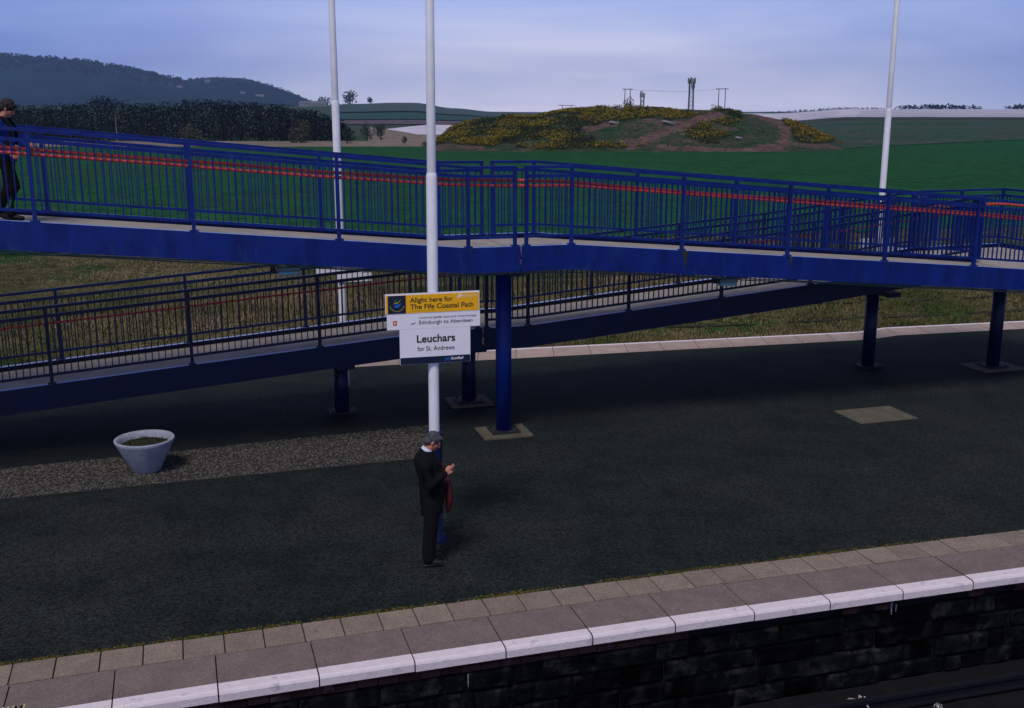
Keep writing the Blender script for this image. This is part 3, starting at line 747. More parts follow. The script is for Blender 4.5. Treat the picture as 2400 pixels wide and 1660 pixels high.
for (px, py, s, lab) in ((4.07, 11.2, .11, 'crumpled white paper scrap against the rail at the bottom edge'), (5.0, 11.17, .05, 'tiny white paper scrap beyond the rail at the bottom edge')):
    b = MB()
    for k in range(9):
        a = random.uniform(0, 6.28); c = Vector((random.uniform(-s, s), random.uniform(-s*.5, s*.5), random.uniform(.0, s*.8)))
        b.poly([c+Vector((random.uniform(-s, s)*.6, random.uniform(-s, s)*.6, random.uniform(-s, s)*.5)) for _ in range(4)])
    o = b.build('litter', M['litter']); o.location = (px, py, -1.15); tag(o, lab, 'litter', 'paper litter on the track')
# gravel strip
b = MB(); gl = lambda x: 17.32+.315*x; gh = lambda x: 19.30+.365*x
b.poly([(-20, gl(-20), .004), (-1.32, gl(-1.32), .004), (-1.32, gh(-1.32), .004), (-20, gh(-20), .004)])
tag(b.build('gravel_strip', M['gravelbed']), kind='structure')
b = MB(); random.seed(21)
for _ in range(15000):
    x = -1.35-8.6*random.random()**1.0; y = gl(x)+(gh(x)-gl(x))*random.random(); r = random.uniform(.010, .026)
    if y < gl(x)+.03*random.random(): continue
    i = len(b.v); rz_ = random.uniform(0, 3)
    for q in range(4):
        an = rz_+q*math.pi/2; b.v.append((x+r*math.cos(an)*random.uniform(.7, 1.2), y+r*math.sin(an)*random.uniform(.7, 1.2), .006+r*.3))
    b.v.append((x+random.uniform(-.3, .3)*r, y, .006+r*random.uniform(.7, 1)))
    for q in range(4): b.f.append((i+q, i+(q+1) % 4, i+4)); b.m.append(0)
tag(b.build('loose_gravel', M['pebble']), 'loose brown and grey pebbles on the strip behind the planter', 'gravel', kind='stuff')
# moss line
b = MB(); random.seed(31)
for _ in range(12000):
    x = -6.5+14*random.random(); nn = mnoise.noise(Vector((x*1.3, 0, 0)))
    if random.random() > .42+.7*nn: continue
    if x > 4 and random.random() < (x-4)*.4: continue
    p = edge_pt(x, 1.06+abs(random.gauss(0, .03))); s = random.uniform(.006, .016)
    b.poly([(p.x-s, p.y, .004), (p.x+s, p.y, .004), (p.x+random.uniform(-s, s), p.y+random.uniform(-s, s), .006+s*random.uniform(.6, 1.5))])
tag(b.build('moss_line', M['moss']), 'yellow-green moss growing where the tarmac meets the slabs', 'moss', kind='stuff')
# concrete patch in tarmac
def rect_pts(cx, cy, wx, wy, a, z):
    return [Vector((cx, cy, z))+rotz((sx*wx/2, sy*wy/2, 0), a) for sx, sy in ((-1, -1), (1, -1), (1, 1), (-1, 1))]
A17 = R(16.5)
b = MB(); b.poly(rect_pts(6.95, 19.47, 1.26, .92, A17, .004)); tag(b.build('concrete_patch', M['concrete']), kind='structure')
# column footings
for nm, (cx, cy, wx, wy) in dict(a=(-.15, 18.30, .90, .74), b=(-.86, 20.36, .84, .74), c=(10.88, 23.3, 1.1, .8)).items():
    b = MB(); b.box((cx, cy, .012), (wx, wy, .05), A17); tag(b.build('footing', M['concrete'], bevel=.008), kind='structure')

# ------------------------------------------------------------------ footbridge ramps
U = Vector((.9496, .3134, 0)); V = Vector((-.3134, .9496, 0)); O0 = Vector((0, 17.45, 0)); RA = math.atan2(.3134, .9496)
def P3(s, v, z): return O0+U*s+V*v+Vector((0, 0, z))
def interp(path, s):
    for a, c in zip(path, path[1:]):
        if s <= c[0]: return a[1]+(c[1]-a[1])*(s-a[0])/(c[0]-a[0])
    return path[-1][1]
ZU = [(-14, 4.52), (-11.6, 4.52), (-7.19, 4.11), (-.75, 3.485), (1.05, 3.475), (9.43, 2.73), (11.2, 2.56)]
ZL = [(-23.0, .12), (-.85, 1.70), (.99, 1.70), (7.16, 2.17), (11.2, 2.56)]
RH = 1.31
def sub(pts, root): return [p-root.location for p in pts]
def sweep(mb, prof, path, root, m=0):
    """sweep closed (v,z) profile along list of (s, z)"""
    i0 = len(mb.v); k = len(prof)
    for s, z in path:
        for v, dz in prof: mb.v.append(tuple(P3(s, v, z+dz)-root.location))
    for j in range(len(path)-1):
        for q in range(k):
            a = i0+j*k+q; c = i0+j*k+(q+1) % k; mb.f.append((a, c, c+k, a+k)); mb.m.append(m[q] if isinstance(m, list) else m)
    mb.f.append(tuple(i0+q for q in range(k))); mb.m.append(0); mb.f.append(tuple(i0+(len(path)-1)*k+q for q in range(k-1, -1, -1))); mb.m.append(0)
def cut(path, s0, s1): return [(s0, interp(path, s0))]+[p for p in path if s0 < p[0] < s1]+[(s1, interp(path, s1))]
def parapet(root, path, v, posts, mt, gaps=()):
    L0 = root.location
    for a, c in zip(posts, posts[1:]):
        za, zc = interp(path, a), interp(path, c)
        if (round(a, 2), round(c, 2)) in gaps: continue
        q = MB(); f = lambda s, dz: P3(s, v, za+(zc-za)*(s-a)/(c-a)+dz)-L0
        e0, e1 = a+.03, c-.03
        q.bar(f(e0, .155), f(e1, .155), .035, .042); q.bar(f(e0, RH-.165), f(e1, RH-.165), .04, .055)
        n = max(2, round((c-a)/.107))
        for k in range(1, n):
            s = a+(c-a)*k/n; q.bar(f(s, .176), f(s, RH-.19), .016, .024, up=V)
        q.build('railing_panel', mt, root)
    for s in posts:
        q = MB(); z = interp(path, s); q.bar(P3(s, v, z-.0)-L0, P3(s, v, z+RH-.045)-L0, .055, .062, up=V)
        q.box(P3(s, v, z+.012)-L0, (.13, .09, .02), RA); q.build('post', mt, root)
    for a, c in ((posts[0], posts[-1]),):
        pth = cut(path, a-.03, c+.03); segs = []
        js = [g_[0] for g_ in gaps]; je = [g_[1] for g_ in gaps]
        st = a-.03
        for g_ in gaps: segs.append((st, g_[0]+.03)); st = g_[1]-.03
        segs.append((st, c+.03))
        for s0, s1 in segs:
            q = MB(); pp = cut(path, s0, s1)
            for (x0_, z0_), (x1_, z1_) in zip(pp, pp[1:]): q.bar(P3(x0_, v, z0_+RH-.02)-L0, P3(x1_, v, z1_+RH-.02)-L0, .062, .048)
            q.build('handrail', mt, root)
def ramp_body(root, path, v0, v1, segs, mt, lip):
    for s0, s1 in segs:
        pp = cut(path, s0, s1)
        q = MB()  # near girder: channel, web outside
        w0 = v0-.045
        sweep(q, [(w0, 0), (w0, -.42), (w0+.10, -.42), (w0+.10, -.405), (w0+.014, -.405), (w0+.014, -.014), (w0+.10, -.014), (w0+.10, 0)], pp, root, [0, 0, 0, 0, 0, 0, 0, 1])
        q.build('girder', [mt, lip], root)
        q = MB(); w1 = v1+.045
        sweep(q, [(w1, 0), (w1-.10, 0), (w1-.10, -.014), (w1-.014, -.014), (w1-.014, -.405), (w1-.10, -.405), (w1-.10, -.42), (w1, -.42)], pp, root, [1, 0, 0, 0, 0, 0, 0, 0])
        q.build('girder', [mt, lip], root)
        q = MB(); sweep(q, [(v0-.028, -.095), (v0-.028, -.17), (v1+.028, -.17), (v1+.028, -.095)], pp, root); q.build('deck', M['deck'], root)
        q = MB()
        s = s0+.5
        while s < s1: z = interp(path, s); q.bar(P3(s, v0-.028, z-.27)-root.location, P3(s, v1+.028, z-.27)-root.location, .06, .19); s += 1.05
        q.build('cross_beam', M['blue_shaded'], root)
def column(root, x, y, ztop, mt=None):
    q = MB(); L0 = root.location
    q.tube([(x-L0.x, y-L0.y, .04), (x-L0.x, y-L0.y, ztop)], .14, n=24)
    o = q.build('column', mt or M['blue'], root, smooth=False)
    for p in o.data.polygons:
        if len(p.vertices) == 4: p.use_smooth = True
    q = MB(); q.box((x-L0.x, y-L0.y, .052), (.52, .46, .028), A17)
    for sx in (-1, 1):
        for sy in (-1, 1):
            d = rotz((sx*.2, sy*.17, 0), A17); q.tube([(x-L0.x+d.x, y-L0.y+d.y, .06), (x-L0.x+d.x, y-L0.y+d.y, .10)], .018, n=6)
    q.build('base_plate', M['dark'], o)
    q = MB(); q.box((x-L0.x, y-L0.y, ztop+.0), (.30, 1.5, .10), RA); q.build('cap_beam', M['blue_shaded'], o)
up = empty('footbridge_ramp', tuple(O0), 0, 'upper blue footbridge ramp crossing in front, sloping down to the right', 'footbridge')
ramp_body(up, ZU, 0, 1.9, [(-14, .135), (.155, 11.2)], M['blue'], M['blue_skylit'])
PU = [-13.6, -11.5, -9.35, -7.19, -5.02, -2.85, -.75, .05, .25, 1.05, 3.12, 5.25, 7.36, 9.43, 11.15]
parapet(up, ZU, 0, PU, M['blue'], gaps=((.05, .25),)); parapet(up, ZU, 1.9, PU, M['blue'], gaps=((.05, .25),))
column(up, -.15, 18.32, 3.475-.47); c9 = P3(-9.6, .95, 0); column(up, c9.x, c9.y, 4.3-.47)
lo = empty('footbridge_ramp', tuple(P3(0, 2.04, 0)), 0, 'lower shade-darkened blue footbridge ramp behind the upper one, rising to the right', 'footbridge')
M['lip2'] = mat('blue_edge_skylit', (.24, .32, .62), (.34, .40, .68), sc=7, rough=.5)  # sky light on the lower girders' top edge, painted as pale colour
ramp_body(lo, ZL, 2.04, 3.94, [(-23, .08), (.10, 11.2)], M['blue_shaded'], M['lip2'])
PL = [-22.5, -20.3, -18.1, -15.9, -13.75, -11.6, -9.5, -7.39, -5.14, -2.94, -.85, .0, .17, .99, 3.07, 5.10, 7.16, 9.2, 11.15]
parapet(lo, ZL, 2.04, PL, M['blue_shaded'], gaps=((.0, .17),)); parapet(lo, ZL, 3.94, PL, M['blue_shaded'], gaps=((.0, .17),))
for (x, y, z) in ((-.86, 20.36, 1.70), (-3.26, 19.57, 1.55), (8.05, 23.3, 2.25)): column(lo, x, y, z-.47, M['blue_shaded'])
ld = empty('footbridge_landing', tuple(P3(11.2, 0, 0)), 0, 'turning landing at the right border joining the two blue ramps', 'footbridge')
ZG = [(11.2, 2.56), (13.7, 2.56)]
ramp_body(ld, ZG, 0, 3.94, [(11.215, 13.7)], M['blue'], M['blue_skylit'])
parapet(ld, ZG, 0, [11.3, 12.45, 13.65], M['blue']); parapet(ld, ZG, 3.94, [11.3, 12.45, 13.65], M['blue'])
# end railing across the landing
q = MB(); f = lambda v, dz: P3(13.68, v, 2.56+dz)-ld.location
q.bar(f(0, .155), f(3.94, .155), .035, .042); q.bar(f(0, RH-.165), f(3.94, RH-.165), .04, .055); q.bar(f(0, RH-.02), f(3.94, RH-.02), .062, .048)
for k in range(1, 37): q.bar(f(3.94*k/37, .17), f(3.94*k/37, RH-.19), .016, .024)
q.build('railing_panel', M['blue'], ld)
q = MB(); f2 = lambda v, dz: P3(13.75, v, 2.56+dz)-ld.location; q.bar(f2(-.045, -.21), f2(3.985, -.21), .015, .42); q.build('girder', M['blue'], ld)
column(ld, 10.88, 23.3, 2.56-.47, M['blue_shaded'])
# short closing rail between ramps at the landing start
q = MB(); f = lambda v, dz: P3(11.25, v, 2.56+dz)-ld.location
q.bar(f(1.9, 0), f(1.9, RH-.04), .07, .07); q.bar(f(2.04, 0), f(2.04, RH-.04), .07, .07); q.bar(f(1.86, RH-.02), f(2.08, RH-.02), .062, .048)
q.build('post', M['blue'], ld)
# stains under the posts
for s, wd, ln in ((3.17, .12, .36), (5.30, .08, .24), (-.72, .03, .12), (7.4, .03, .15)):
    q = MB(); z = interp(ZU, s); pts = []
    nn = 9
    for k in range(nn): t = k/(nn-1); pts.append((s-wd*(1-t)**1.3*random.uniform(.35, .6), -.002-ln*t))
    for k in range(nn): t = 1-k/(nn-1); pts.append((s+wd*(1-t)**1.3*random.uniform(.35, .6)+.004, -.002-ln*t))
    fr = [P3(a, -.0485, z+d)-up.location for a, d in pts]; q.poly(fr); q.build('algae_streak', M['algae'], up)

# orange ducts
def duct(pathpts, rad, name, label, clips):
    b = MB(); pts = []; rr = []
    for a, c in zip(pathpts, pathpts[1:]):
        a = Vector(a); c = Vector(c); L_ = (c-a).length; n = max(2, int(L_/.018))
        for k in range(n): pts.append(a+(c-a)*k/n); rr.append(rad*(1.0 if len(pts) % 2 else .86))
    pts.append(Vector(pathpts[-1])); rr.append(rad)
    b.tube(pts, rr, n=7)
    o = b.build(name, M['orange'], smooth=True)
    return tag(o, label, 'cable duct', 'orange corrugated ducts along the ramps')
def dpath(zp, prof, v, s0, s1, step=1.07):
    s = s0; out_ = []
    while s < s1: out_.append(P3(s, v+random.uniform(-.004, .004), interp(zp, s)+RH-interp(prof, s)+random.uniform(-.006, .006))); s += step
    out_.append(P3(s1, v, interp(zp, s1)+RH-interp(prof, s1))); return out_
random.seed(8)
ZUL = ZU+[(13.6, 2.56)]
p1 = [(-14, .29), (-7.2, .29), (-5, .275), (-2.85, .275), (-.75, .235), (.7, .24), (1.2, .285), (3.1, .30), (5.25, .285), (11, .30), (14, .30)]
p2 = [(-14, .36), (-7.2, .355), (-2.85, .345), (-.75, .318), (.7, .322), (1.2, .335), (3.1, .333), (14, .335)]
duct(dpath(ZUL, p1, .062, -13.9, 13.5)+[P3(13.6, .2, 2.56+RH-.32), P3(13.6, 3.7, 2.56+RH-.36), P3(13.5, 3.88, 2.56+RH-.36), P3(11.4, 3.88, 2.56+RH-.36)], .029, 'cable_duct', 'upper of two orange corrugated ducts on the upper ramp railing', 0)
duct(dpath(ZUL, p2, .066, -13.9, 13.5), .029, 'cable_duct', 'lower of two orange corrugated ducts on the upper ramp railing', 0)
ZLL = ZL+[(13.6, 2.56)]
duct(dpath(ZLL, [(-30, .30), (14, .30)], 2.10, -22, 11.3), .021, 'cable_duct', 'single orange duct along the lower ramp railing', 0)
# thin conduits under the girder
for v, dz, lab in ((.10, -.455, 'thin grey conduit hung right under the near girder of the upper ramp'), (.24, -.50, 'second thin grey conduit sagging a little lower under the upper ramp')):
    b = MB(); pts = []
    s = -13.5
    while s < 11.1: pts.append(P3(s, v, interp(ZU, s)+dz+random.uniform(-.012, .008))); s += .7
    b.tube(pts, .011, n=6)
    for k in range(0, len(pts), 3): b.bar(pts[k], pts[k]+Vector((0, 0, -.40-dz if -.40-dz > .02 else .05)), .02, .02)
    tag(b.build('conduit', M['conduit']), lab, 'conduit', 'conduits under the upper ramp')
# bulkhead lamps under upper ramp
def lamp(s, v, label):
    z = interp(ZU, s)-.535; o = empty('bulkhead_lamp', tuple(P3(s, v, z)), RA, label, 'lamp', 'bulkhead lamps under the upper ramp')
    q = MB(); q.box((0, 0, .0), (.36, .16, .07)); q.build('housing', M['conduit'], o, bevel=.012)
    q = MB(); q.box((0, 0, -.065), (.32, .13, .06)); q.build('lamp_lens', M['lens'], o, bevel=.02)
    q = MB(); q.box((-.24, 0, .02), (.08, .08, .12)); q.box((0, 0, .06), (.05, .05, .10)); q.build('junction_box', M['dark'], o)
lamp(-3.62, .30, 'unlit bulkhead lamp under the ramp above the gravel strip'); lamp(4.22, .30, 'unlit bulkhead lamp under the right half of the upper ramp')

# ------------------------------------------------------------------ lamp columns
def lamp_column(x, y, zj, r0, r1, H_, label, blue=True):
    o = empty('lamp_column', (x, y, 0), 0, label, 'lamp post', 'tall white lamp columns')
    if blue:
        q = MB(); q.lathe([(0, 1.545), (.118, 1.545), (.118, 1.51), (.104, 1.47), (.104, .10), (.15, .08), (.15, 0)], n=28); q.build('base_sleeve', M['polebase'], o, smooth=True)
    q = MB(); q.lathe([(r0, .0 if not blue else 1.5), (r0, zj-.02), (r0*.96, zj), (r1, zj+.03)], n=24); q.build('shaft', M['white'], o, smooth=True)
    q = MB(); q.lathe([(r1, zj+.03), (r1*.80, H_), (0, H_)], n=24); q.build('upper_shaft', M['white2'], o, smooth=True)
    q = MB(); q.box((0, -.3, H_+.04), (.22, .7, .12)); q.build('lantern', M['conduit'], o, bevel=.03)
    return o
lcc = lamp_column(-1.035, 13.38, 4.88, .069, .058, 9.0, 'thick central white lamp column carrying the station name boards')
lcc.rotation_euler = (0, R(.35), 0)
lamp_column(-3.51, 21.6, 5.84, .078, .068, 10.5, 'left white lamp column behind the ramps', blue=False)
lamp_column(8.76, 25.25, 5.7, .073, .063, 10.5, 'right white lamp column beyond the ramps', blue=False)

# ------------------------------------------------------------------ signs
def _cap():
    cu = bpy.data.curves.new('t', 'FONT'); cu.body = 'H'; ob = bpy.data.objects.new('t', cu); C.objects.link(ob); bpy.context.view_layer.update()
    me = bpy.data.meshes.new_from_object(ob.evaluated_get(bpy.context.evaluated_depsgraph_get())); h = max(v.co.y for v in me.vertices); bpy.data.objects.remove(ob); return h
CAPH = _cap()
def text_mesh(s, body, width=None, cap=None, align='LEFT', shear=0, bold=0, ext=.0012):
    cu = bpy.data.curves.new('txt', 'FONT'); cu.body = s; cu.size = 1; cu.align_x = align; cu.shear = shear; cu.offset = bold; cu.extrude = 0
    ob = bpy.data.objects.new('txt', cu); C.objects.link(ob); bpy.context.view_layer.update()
    dg = bpy.context.evaluated_depsgraph_get(); me = bpy.data.meshes.new_from_object(ob.evaluated_get(dg))
    xs = [v.co.x for v in me.vertices]; x0, x1 = min(xs), max(xs)
    kx = width/(x1-x0); ky = cap/CAPH
    for v in me.vertices: v.co = Vector(((v.co.x-x0)*kx, 0, v.co.y*ky))
    bpy.data.objects.remove(ob); return me
def lettering(parent, s, x, zb, width, cap, m, d=.0, shear=0, bold=0, name='lettering', label=None):
    me = text_mesh(s, s, width, cap, shear=shear, bold=bold); me.materials.append(m)
    o = bpy.data.objects.new(name, me); C.objects.link(o); o.parent = parent; o.location = (x, -d, zb)
    if label: o['label'] = label
    return o
A14 = R(15)
sg = empty('station_sign', (-1.035+.10*math.sin(A14), 13.38-.10*math.cos(A14), 3.41), A14, 'stacked station name boards reading Leuchars for St. Andrews on the central column', 'sign')
def board(parent, x0, x1, z1, z0, m, y=0, th=.012, name='board', lab=None):
    q = MB(); q.box(((x0+x1)/2, y+th/2, (z0+z1)/2), (x1-x0, th, z1-z0)); o = q.build(name, m, parent)
    if lab: o['label'] = lab
    return o
W0 = -.61
yb = board(sg, W0, W0+1.22, 0, -.262, M['signwhite'], name='trail_board', lab='yellow top board for a coastal path')
board(yb, W0+.008, W0+1.212, -.020, -.254, M['yellow'], y=-.003, th=.003, name='yellow_panel')
board(yb, W0+.034, W0+.262, -.022, -.252, M['navy'], y=-.006, th=.003, name='emblem_panel')
lettering(yb, 'Alight here for', W0+.315, -.118, .557, .060, M['brownink'], .004, bold=.022)
lettering(yb, 'The Fife Coastal Path', W0+.318, -.203, .823, .060, M['brownink'], .004, bold=.022)
lettering(yb, 'working with the Fife', W0+.33, -.232, .30, .012, M['brownink'], .004)
lettering(yb, 'North Sea Trail', W0+.985, -.062, .205, .022, M['paleink'], .004)
lettering(yb, 'The Nave Nortrail', W0+.985, -.082, .15, .011, M['paleink'], .004)
q = MB()   # swoosh logo
for k in range(10):
    t = k/10.; t2 = (k+1)/10.
    f1 = lambda t: (W0+.915+.03*t+.02*math.sin(t*3.1), -.088+.055*t)
    a = f1(t); c = f1(t2); w_ = .012*math.sin(3.14*(t*.8+.1)); q.poly([(a[0]-w_, -.0045, a[1]), (a[0]+w_, -.0045, a[1]), (c[0]+w_, -.0045, c[1]), (c[0]-w_, -.0045, c[1])])
    a = (a[0]+.025, a[1]+.004); c = (c[0]+.025, c[1]+.004); q.poly([(a[0]-w_, -.0045, a[1]), (a[0]+w_, -.0045, a[1]), (c[0]+w_, -.0045, c[1]), (c[0]-w_, -.0045, c[1])])
q.build('logo', M['paleink'], yb)
q = MB(); cx, cz = W0+.150, -.130    # emblem: dashed ring arc, waves
for k in range(26):
    a = R(195+150*k/26); a2 = a+R(3.6)
    q.poly([(cx+.088*math.cos(a), -.0075, cz+.088*math.sin(a)), (cx+.088*math.cos(a2), -.0075, cz+.088*math.sin(a2)), (cx+.098*math.cos(a2), -.0075, cz+.098*math.sin(a2)), (cx+.098*math.cos(a), -.0075, cz+.098*math.sin(a))], 0)
def wave(x0, z0, x1, z1, wd, m, amp):
    for k in range(12):
        t, t2 = k/12, (k+1)/12
        g_ = lambda t: (cx+x0+(x1-x0)*t, cz+z0+(z1-z0)*t+amp*math.sin(t*6.28*1.2)); h_ = lambda t: wd*math.sin(3.14*min(1, max(0, t)))+.001
        a, c = g_(t), g_(t2); q.poly([(a[0], -.0078, a[1]-h_(t)), (c[0], -.0078, c[1]-h_(t2)), (c[0], -.0078, c[1]+h_(t2)), (a[0], -.0078, a[1]+h_(t))], m)
wave(-.055, -.01, .055, .052, .006, 0, .010); wave(-.05, -.045, .06, .005, .020, 1, .008); wave(-.045, .035, .01, .062, .008, 2, .006)
q.build('emblem', [M['goldink'], M['bluelight'], M['greenlight']], yb)
cb = board(sg, W0+.018, W0+1.226, -.264, -.461, M['signwhite'], name='cycle_board', lab='white middle board for the cycle route')
board(cb, W0+.095, W0+.143, -.343, -.403, M['redink'], y=-.003, th=.003, name='route_patch')
lettering(cb, '1', W0+.111, -.392, .014, .036, M['paleink'], .004)
lettering(cb, 'national', W0+.425, -.330, .172, .026, M['greyink'], .003)
lettering(cb, 'cycle', W0+.612, -.330, .110, .030, M['ink'], .003, shear=.35, bold=.008)
lettering(cb, 'network interchange', W0+.738, -.330, .440, .026, M['greyink'], .003)
lettering(cb, 'Edinburgh to Aberdeen', W0+.428, -.402, .700, .046, M['greyink'], .003, bold=.004)
q = MB()
for k in range(3): q.bar((W0+.32+.02*k, -.003, -.405+.006*k), (W0+.345+.02*k, -.003, -.385+.006*k), .003, .003)
q.build('mark', M['greyink'], cb)
nb = board(sg, W0+.175, W0+1.095, -.463, -.925, M['signwhite'], name='name_board', lab='white lower board with the station name')
lettering(nb, 'Leuchars', W0+.395, -.640, .500, .094, M['ink'], .003, bold=.022)
lettering(nb, 'for St. Andrews', W0+.400, -.752, .485, .058, M['ink'], .003, bold=.004)
bd = board(nb, W0+.178, W0+1.092, -.832, -.922, M['navy'], y=-.003, th=.003, name='footer_band')
lettering(nb, 'ScotRail', W0+.835, -.886, .166, .033, M['signwhite'], .0045, shear=.2, bold=.02)
lettering(nb, "Scotland's Railway", W0+.845, -.906, .130, .009, M['greyink'], .0045)
q = MB()
for sg_ in (1, -1): q.bar((W0+.755, -.0045, -.878-.024*sg_), (W0+.825, -.0045, -.878+.024*sg_), .002, .010, up=Vector((0, 0, 1)))
q.bar((W0+.765, -.0048, -.875), (W0+.82, -.0048, -.855), .002, .006)
q.build('saltire_mark', M['bluelight'], nb)
q = MB(); 
for z in (-.13, -.36, -.7): q.box((0, .05, z), (.20, .055, .03)); 
q.build('bracket', M['conduit'], sg)
def plain_sign(x, y, zt, label):
    o = empty('platform_sign', (x+.11*math.sin(A14), y-.11*math.cos(A14), zt), A14, label, 'sign')
    board(o, -.52, .44, 0, -.24, M['signwhite'], name='board'); board(o, -.10, .60, -.245, -.42, M['signwhite'], name='board')
    q = MB(); q.box((0, .05, -.2), (.2, .07, .03)); q.build('bracket', M['conduit'], o)
plain_sign(-3.51, 21.6, 2.66, 'white sign boards on the left lamp column, seen under the girder')
plain_sign(8.72, 25.25, 2.72, 'white sign boards on the right lamp column, seen through the railings')
# painted platform letters by the edge (read from the platform, so upside down here)
me = text_mesh('MIND THE GAP', '', 1.25, .12, bold=.02); me.materials.append(M['roadpaint'])
for v in me.vertices: v.co = Vector((v.co.x, v.co.z, 0))
o = bpy.data.objects.new('painted_warning', me); C.objects.link(o)
p = edge_pt(-4.71, .10); o.location = (p.x, p.y+.06, .019); o.rotation_euler = (0, 0, R(180+17.3))
tag(o, 'worn painted platform edge lettering at the lower left corner', 'lettering')

# ------------------------------------------------------------------ planter
pl = empty('planter', (-5.90, 16.25, 0), 0, 'round white concrete planter tapering to a narrow foot, on the gravel', 'planter')
q = MB(); q.lathe([(0, 0), (.205, 0), (.22, .02), (.452, .49), (.468, .535), (.458, .55), (.425, .545), (.40, .49), (.38, .44)], n=48); q.build('tub', M['tub'], pl, smooth=True)
q = MB(); q.lathe([(.37, .42), (.3, .43), (.15, .45), (0, .44)], n=32); q.build('soil', M['soil'], pl, smooth=True)
q = MB(); random.seed(4)
for k in range(420):
    a = random.uniform(0, 6.28); r = .38*math.sqrt(random.random()); c = Vector((r*math.cos(a), r*math.sin(a), .43)); h = random.uniform(.02, .07)
    q.poly([c+Vector((-.008, 0, 0)), c+Vector((.008, 0, 0)), c+Vector((random.uniform(-.04, .04), random.uniform(-.04, .04), h))])
o = q.build('weeds', M['weed'], pl); o['kind'] = 'stuff'

# ------------------------------------------------------------------ people
def remesh(mb, voxel, name, m, parent=None, smooth=6):
    o = mb.build(name, m)
    r = o.modifiers.new('r', 'REMESH'); r.mode = 'VOXEL'; r.voxel_size = voxel
    s = o.modifiers.new('s', 'SMOOTH'); s.iterations = smooth; s.factor = .5
    bpy.context.view_layer.update(); dg = bpy.context.evaluated_depsgraph_get()
    me = bpy.data.meshes.new_from_object(o.evaluated_get(dg)); o.modifiers.clear(); o.data = me
    me.polygons.foreach_set('use_smooth', [True]*len(me.polygons)); me.update()
    if parent: o.parent = parent
    return o
def limb(mb, pts, rad, n=12):
    pts = [Vector(p) for p in pts]
    mb.tube(pts, rad, n=n)
    for p, r in zip(pts, rad): mb.ell(p, (r, r, r), 10, 6)
def slabs(mb, rows, n=20):
    """stack of elliptical sections (x,y,z,rx,ry)"""
    i0 = len(mb.v)
    for x, y, z, rx, ry in rows:
        for q in range(n): a = 2*math.pi*q/n; mb.v.append((x+rx*math.cos(a), y+ry*math.sin(a), z))
    for j in range(len(rows)-1):
        for q in range(n): a = i0+j*n+q; c = i0+j*n+(q+1) % n; mb.f.append((a, c, c+n, a+n)); mb.m.append(0)
    mb.f.append(tuple(i0+q for q in range(n-1, -1, -1))); mb.m.append(0); mb.f.append(tuple(i0+(len(rows)-1)*n+q for q in range(n))); mb.m.append(0)
def hand(mb, wrist, fwd, palmn, side, curl=.6, s=1.):
    """fwd: finger direction, palmn: palm normal, side: towards thumb"""
    f = Vector(fwd).normalized(); nn = Vector(palmn).normalized(); sd_ = Vector(side).normalized(); w0 = Vector(wrist)
    for k in range(4):
        off = (k-1.5)*.0195*s; b0 = w0+f*.02*s+sd_*off*.8; b1 = w0+f*.085*s+sd_*off
        mb.tube([b0, b1], [.0165*s, .0135*s], n=8); mb.ell(b1, (.0135*s,)*3, 8, 5)
        ln = (.062, .072, .076, .068)[k]*s; c1 = curl; d1 = (f*math.cos(c1)+nn*math.sin(c1)); d2 = (f*math.cos(c1*2.1)+nn*math.sin(c1*2.1))
        j1 = b1+d1*ln*.5; j2 = j1+d2*ln*.5
        mb.tube([b1, j1, j2], [.0095*s, .0088*s, .0075*s], n=8); mb.ell(j1, (.0088*s,)*3, 8, 5); mb.ell(j2, (.0075*s,)*3, 8, 5)
    t0 = w0+f*.025*s+sd_*.026*s; t1 = t0+(f*.7+sd_*.55+nn*.35).normalized()*.038*s; t2 = t1+(f*.9+nn*.35).normalized()*.032*s
    mb.tube([t0, t1, t2], [.014*s, .011*s, .009*s], n=8); mb.ell(t1, (.011*s,)*3, 8, 5); mb.ell(t2, (.009*s,)*3, 8, 5)
def head(mb, c, tilt, s=1.):
    """facing +x, tilt = forward pitch"""
    rot = Matrix.Rotation(tilt, 3, 'Y'); c = Vector(c)
    T = lambda x, y, z: c+rot @ Vector((x*s, y*s, z*s))
    mb.ell(T(-.01, 0, .025), (.098*s, .076*s, .095*s), 18, 12, rot)
    mb.ell(T(.022, 0, -.035), (.068*s, .060*s, .082*s), 16, 10, rot)
    mb.ell(T(.058, 0, -.088), (.026*s, .030*s, .022*s), 10, 6, rot)     # chin
    mb.tube([T(.085, 0, .022), T(.112, 0, -.022)], [.010*s, .015*s], n=8); mb.ell(T(.108, 0, -.024), (.016*s, .014*s, .012*s), 8, 6, rot)  # nose
    mb.ell(T(.086, 0, -.058), (.014*s, .024*s, .007*s), 8, 5, rot); mb.ell(T(.083, 0, -.068), (.014*s, .021*s, .007*s), 8, 5, rot)  # lips
    for y in (-1, 1):
        mb.ell(T(-.005, y*.078, -.008), (.016*s, .009*s, .030*s), 8, 6, rot)   # ears
        mb.ell(T(.076, y*.031, .034), (.014*s, .022*s, .008*s), 8, 5, rot)      # brow
        mb.ell(T(.055, y*.042, -.02), (.022*s, .018*s, .018*s), 8, 5, rot)      # cheek
    return T, rot
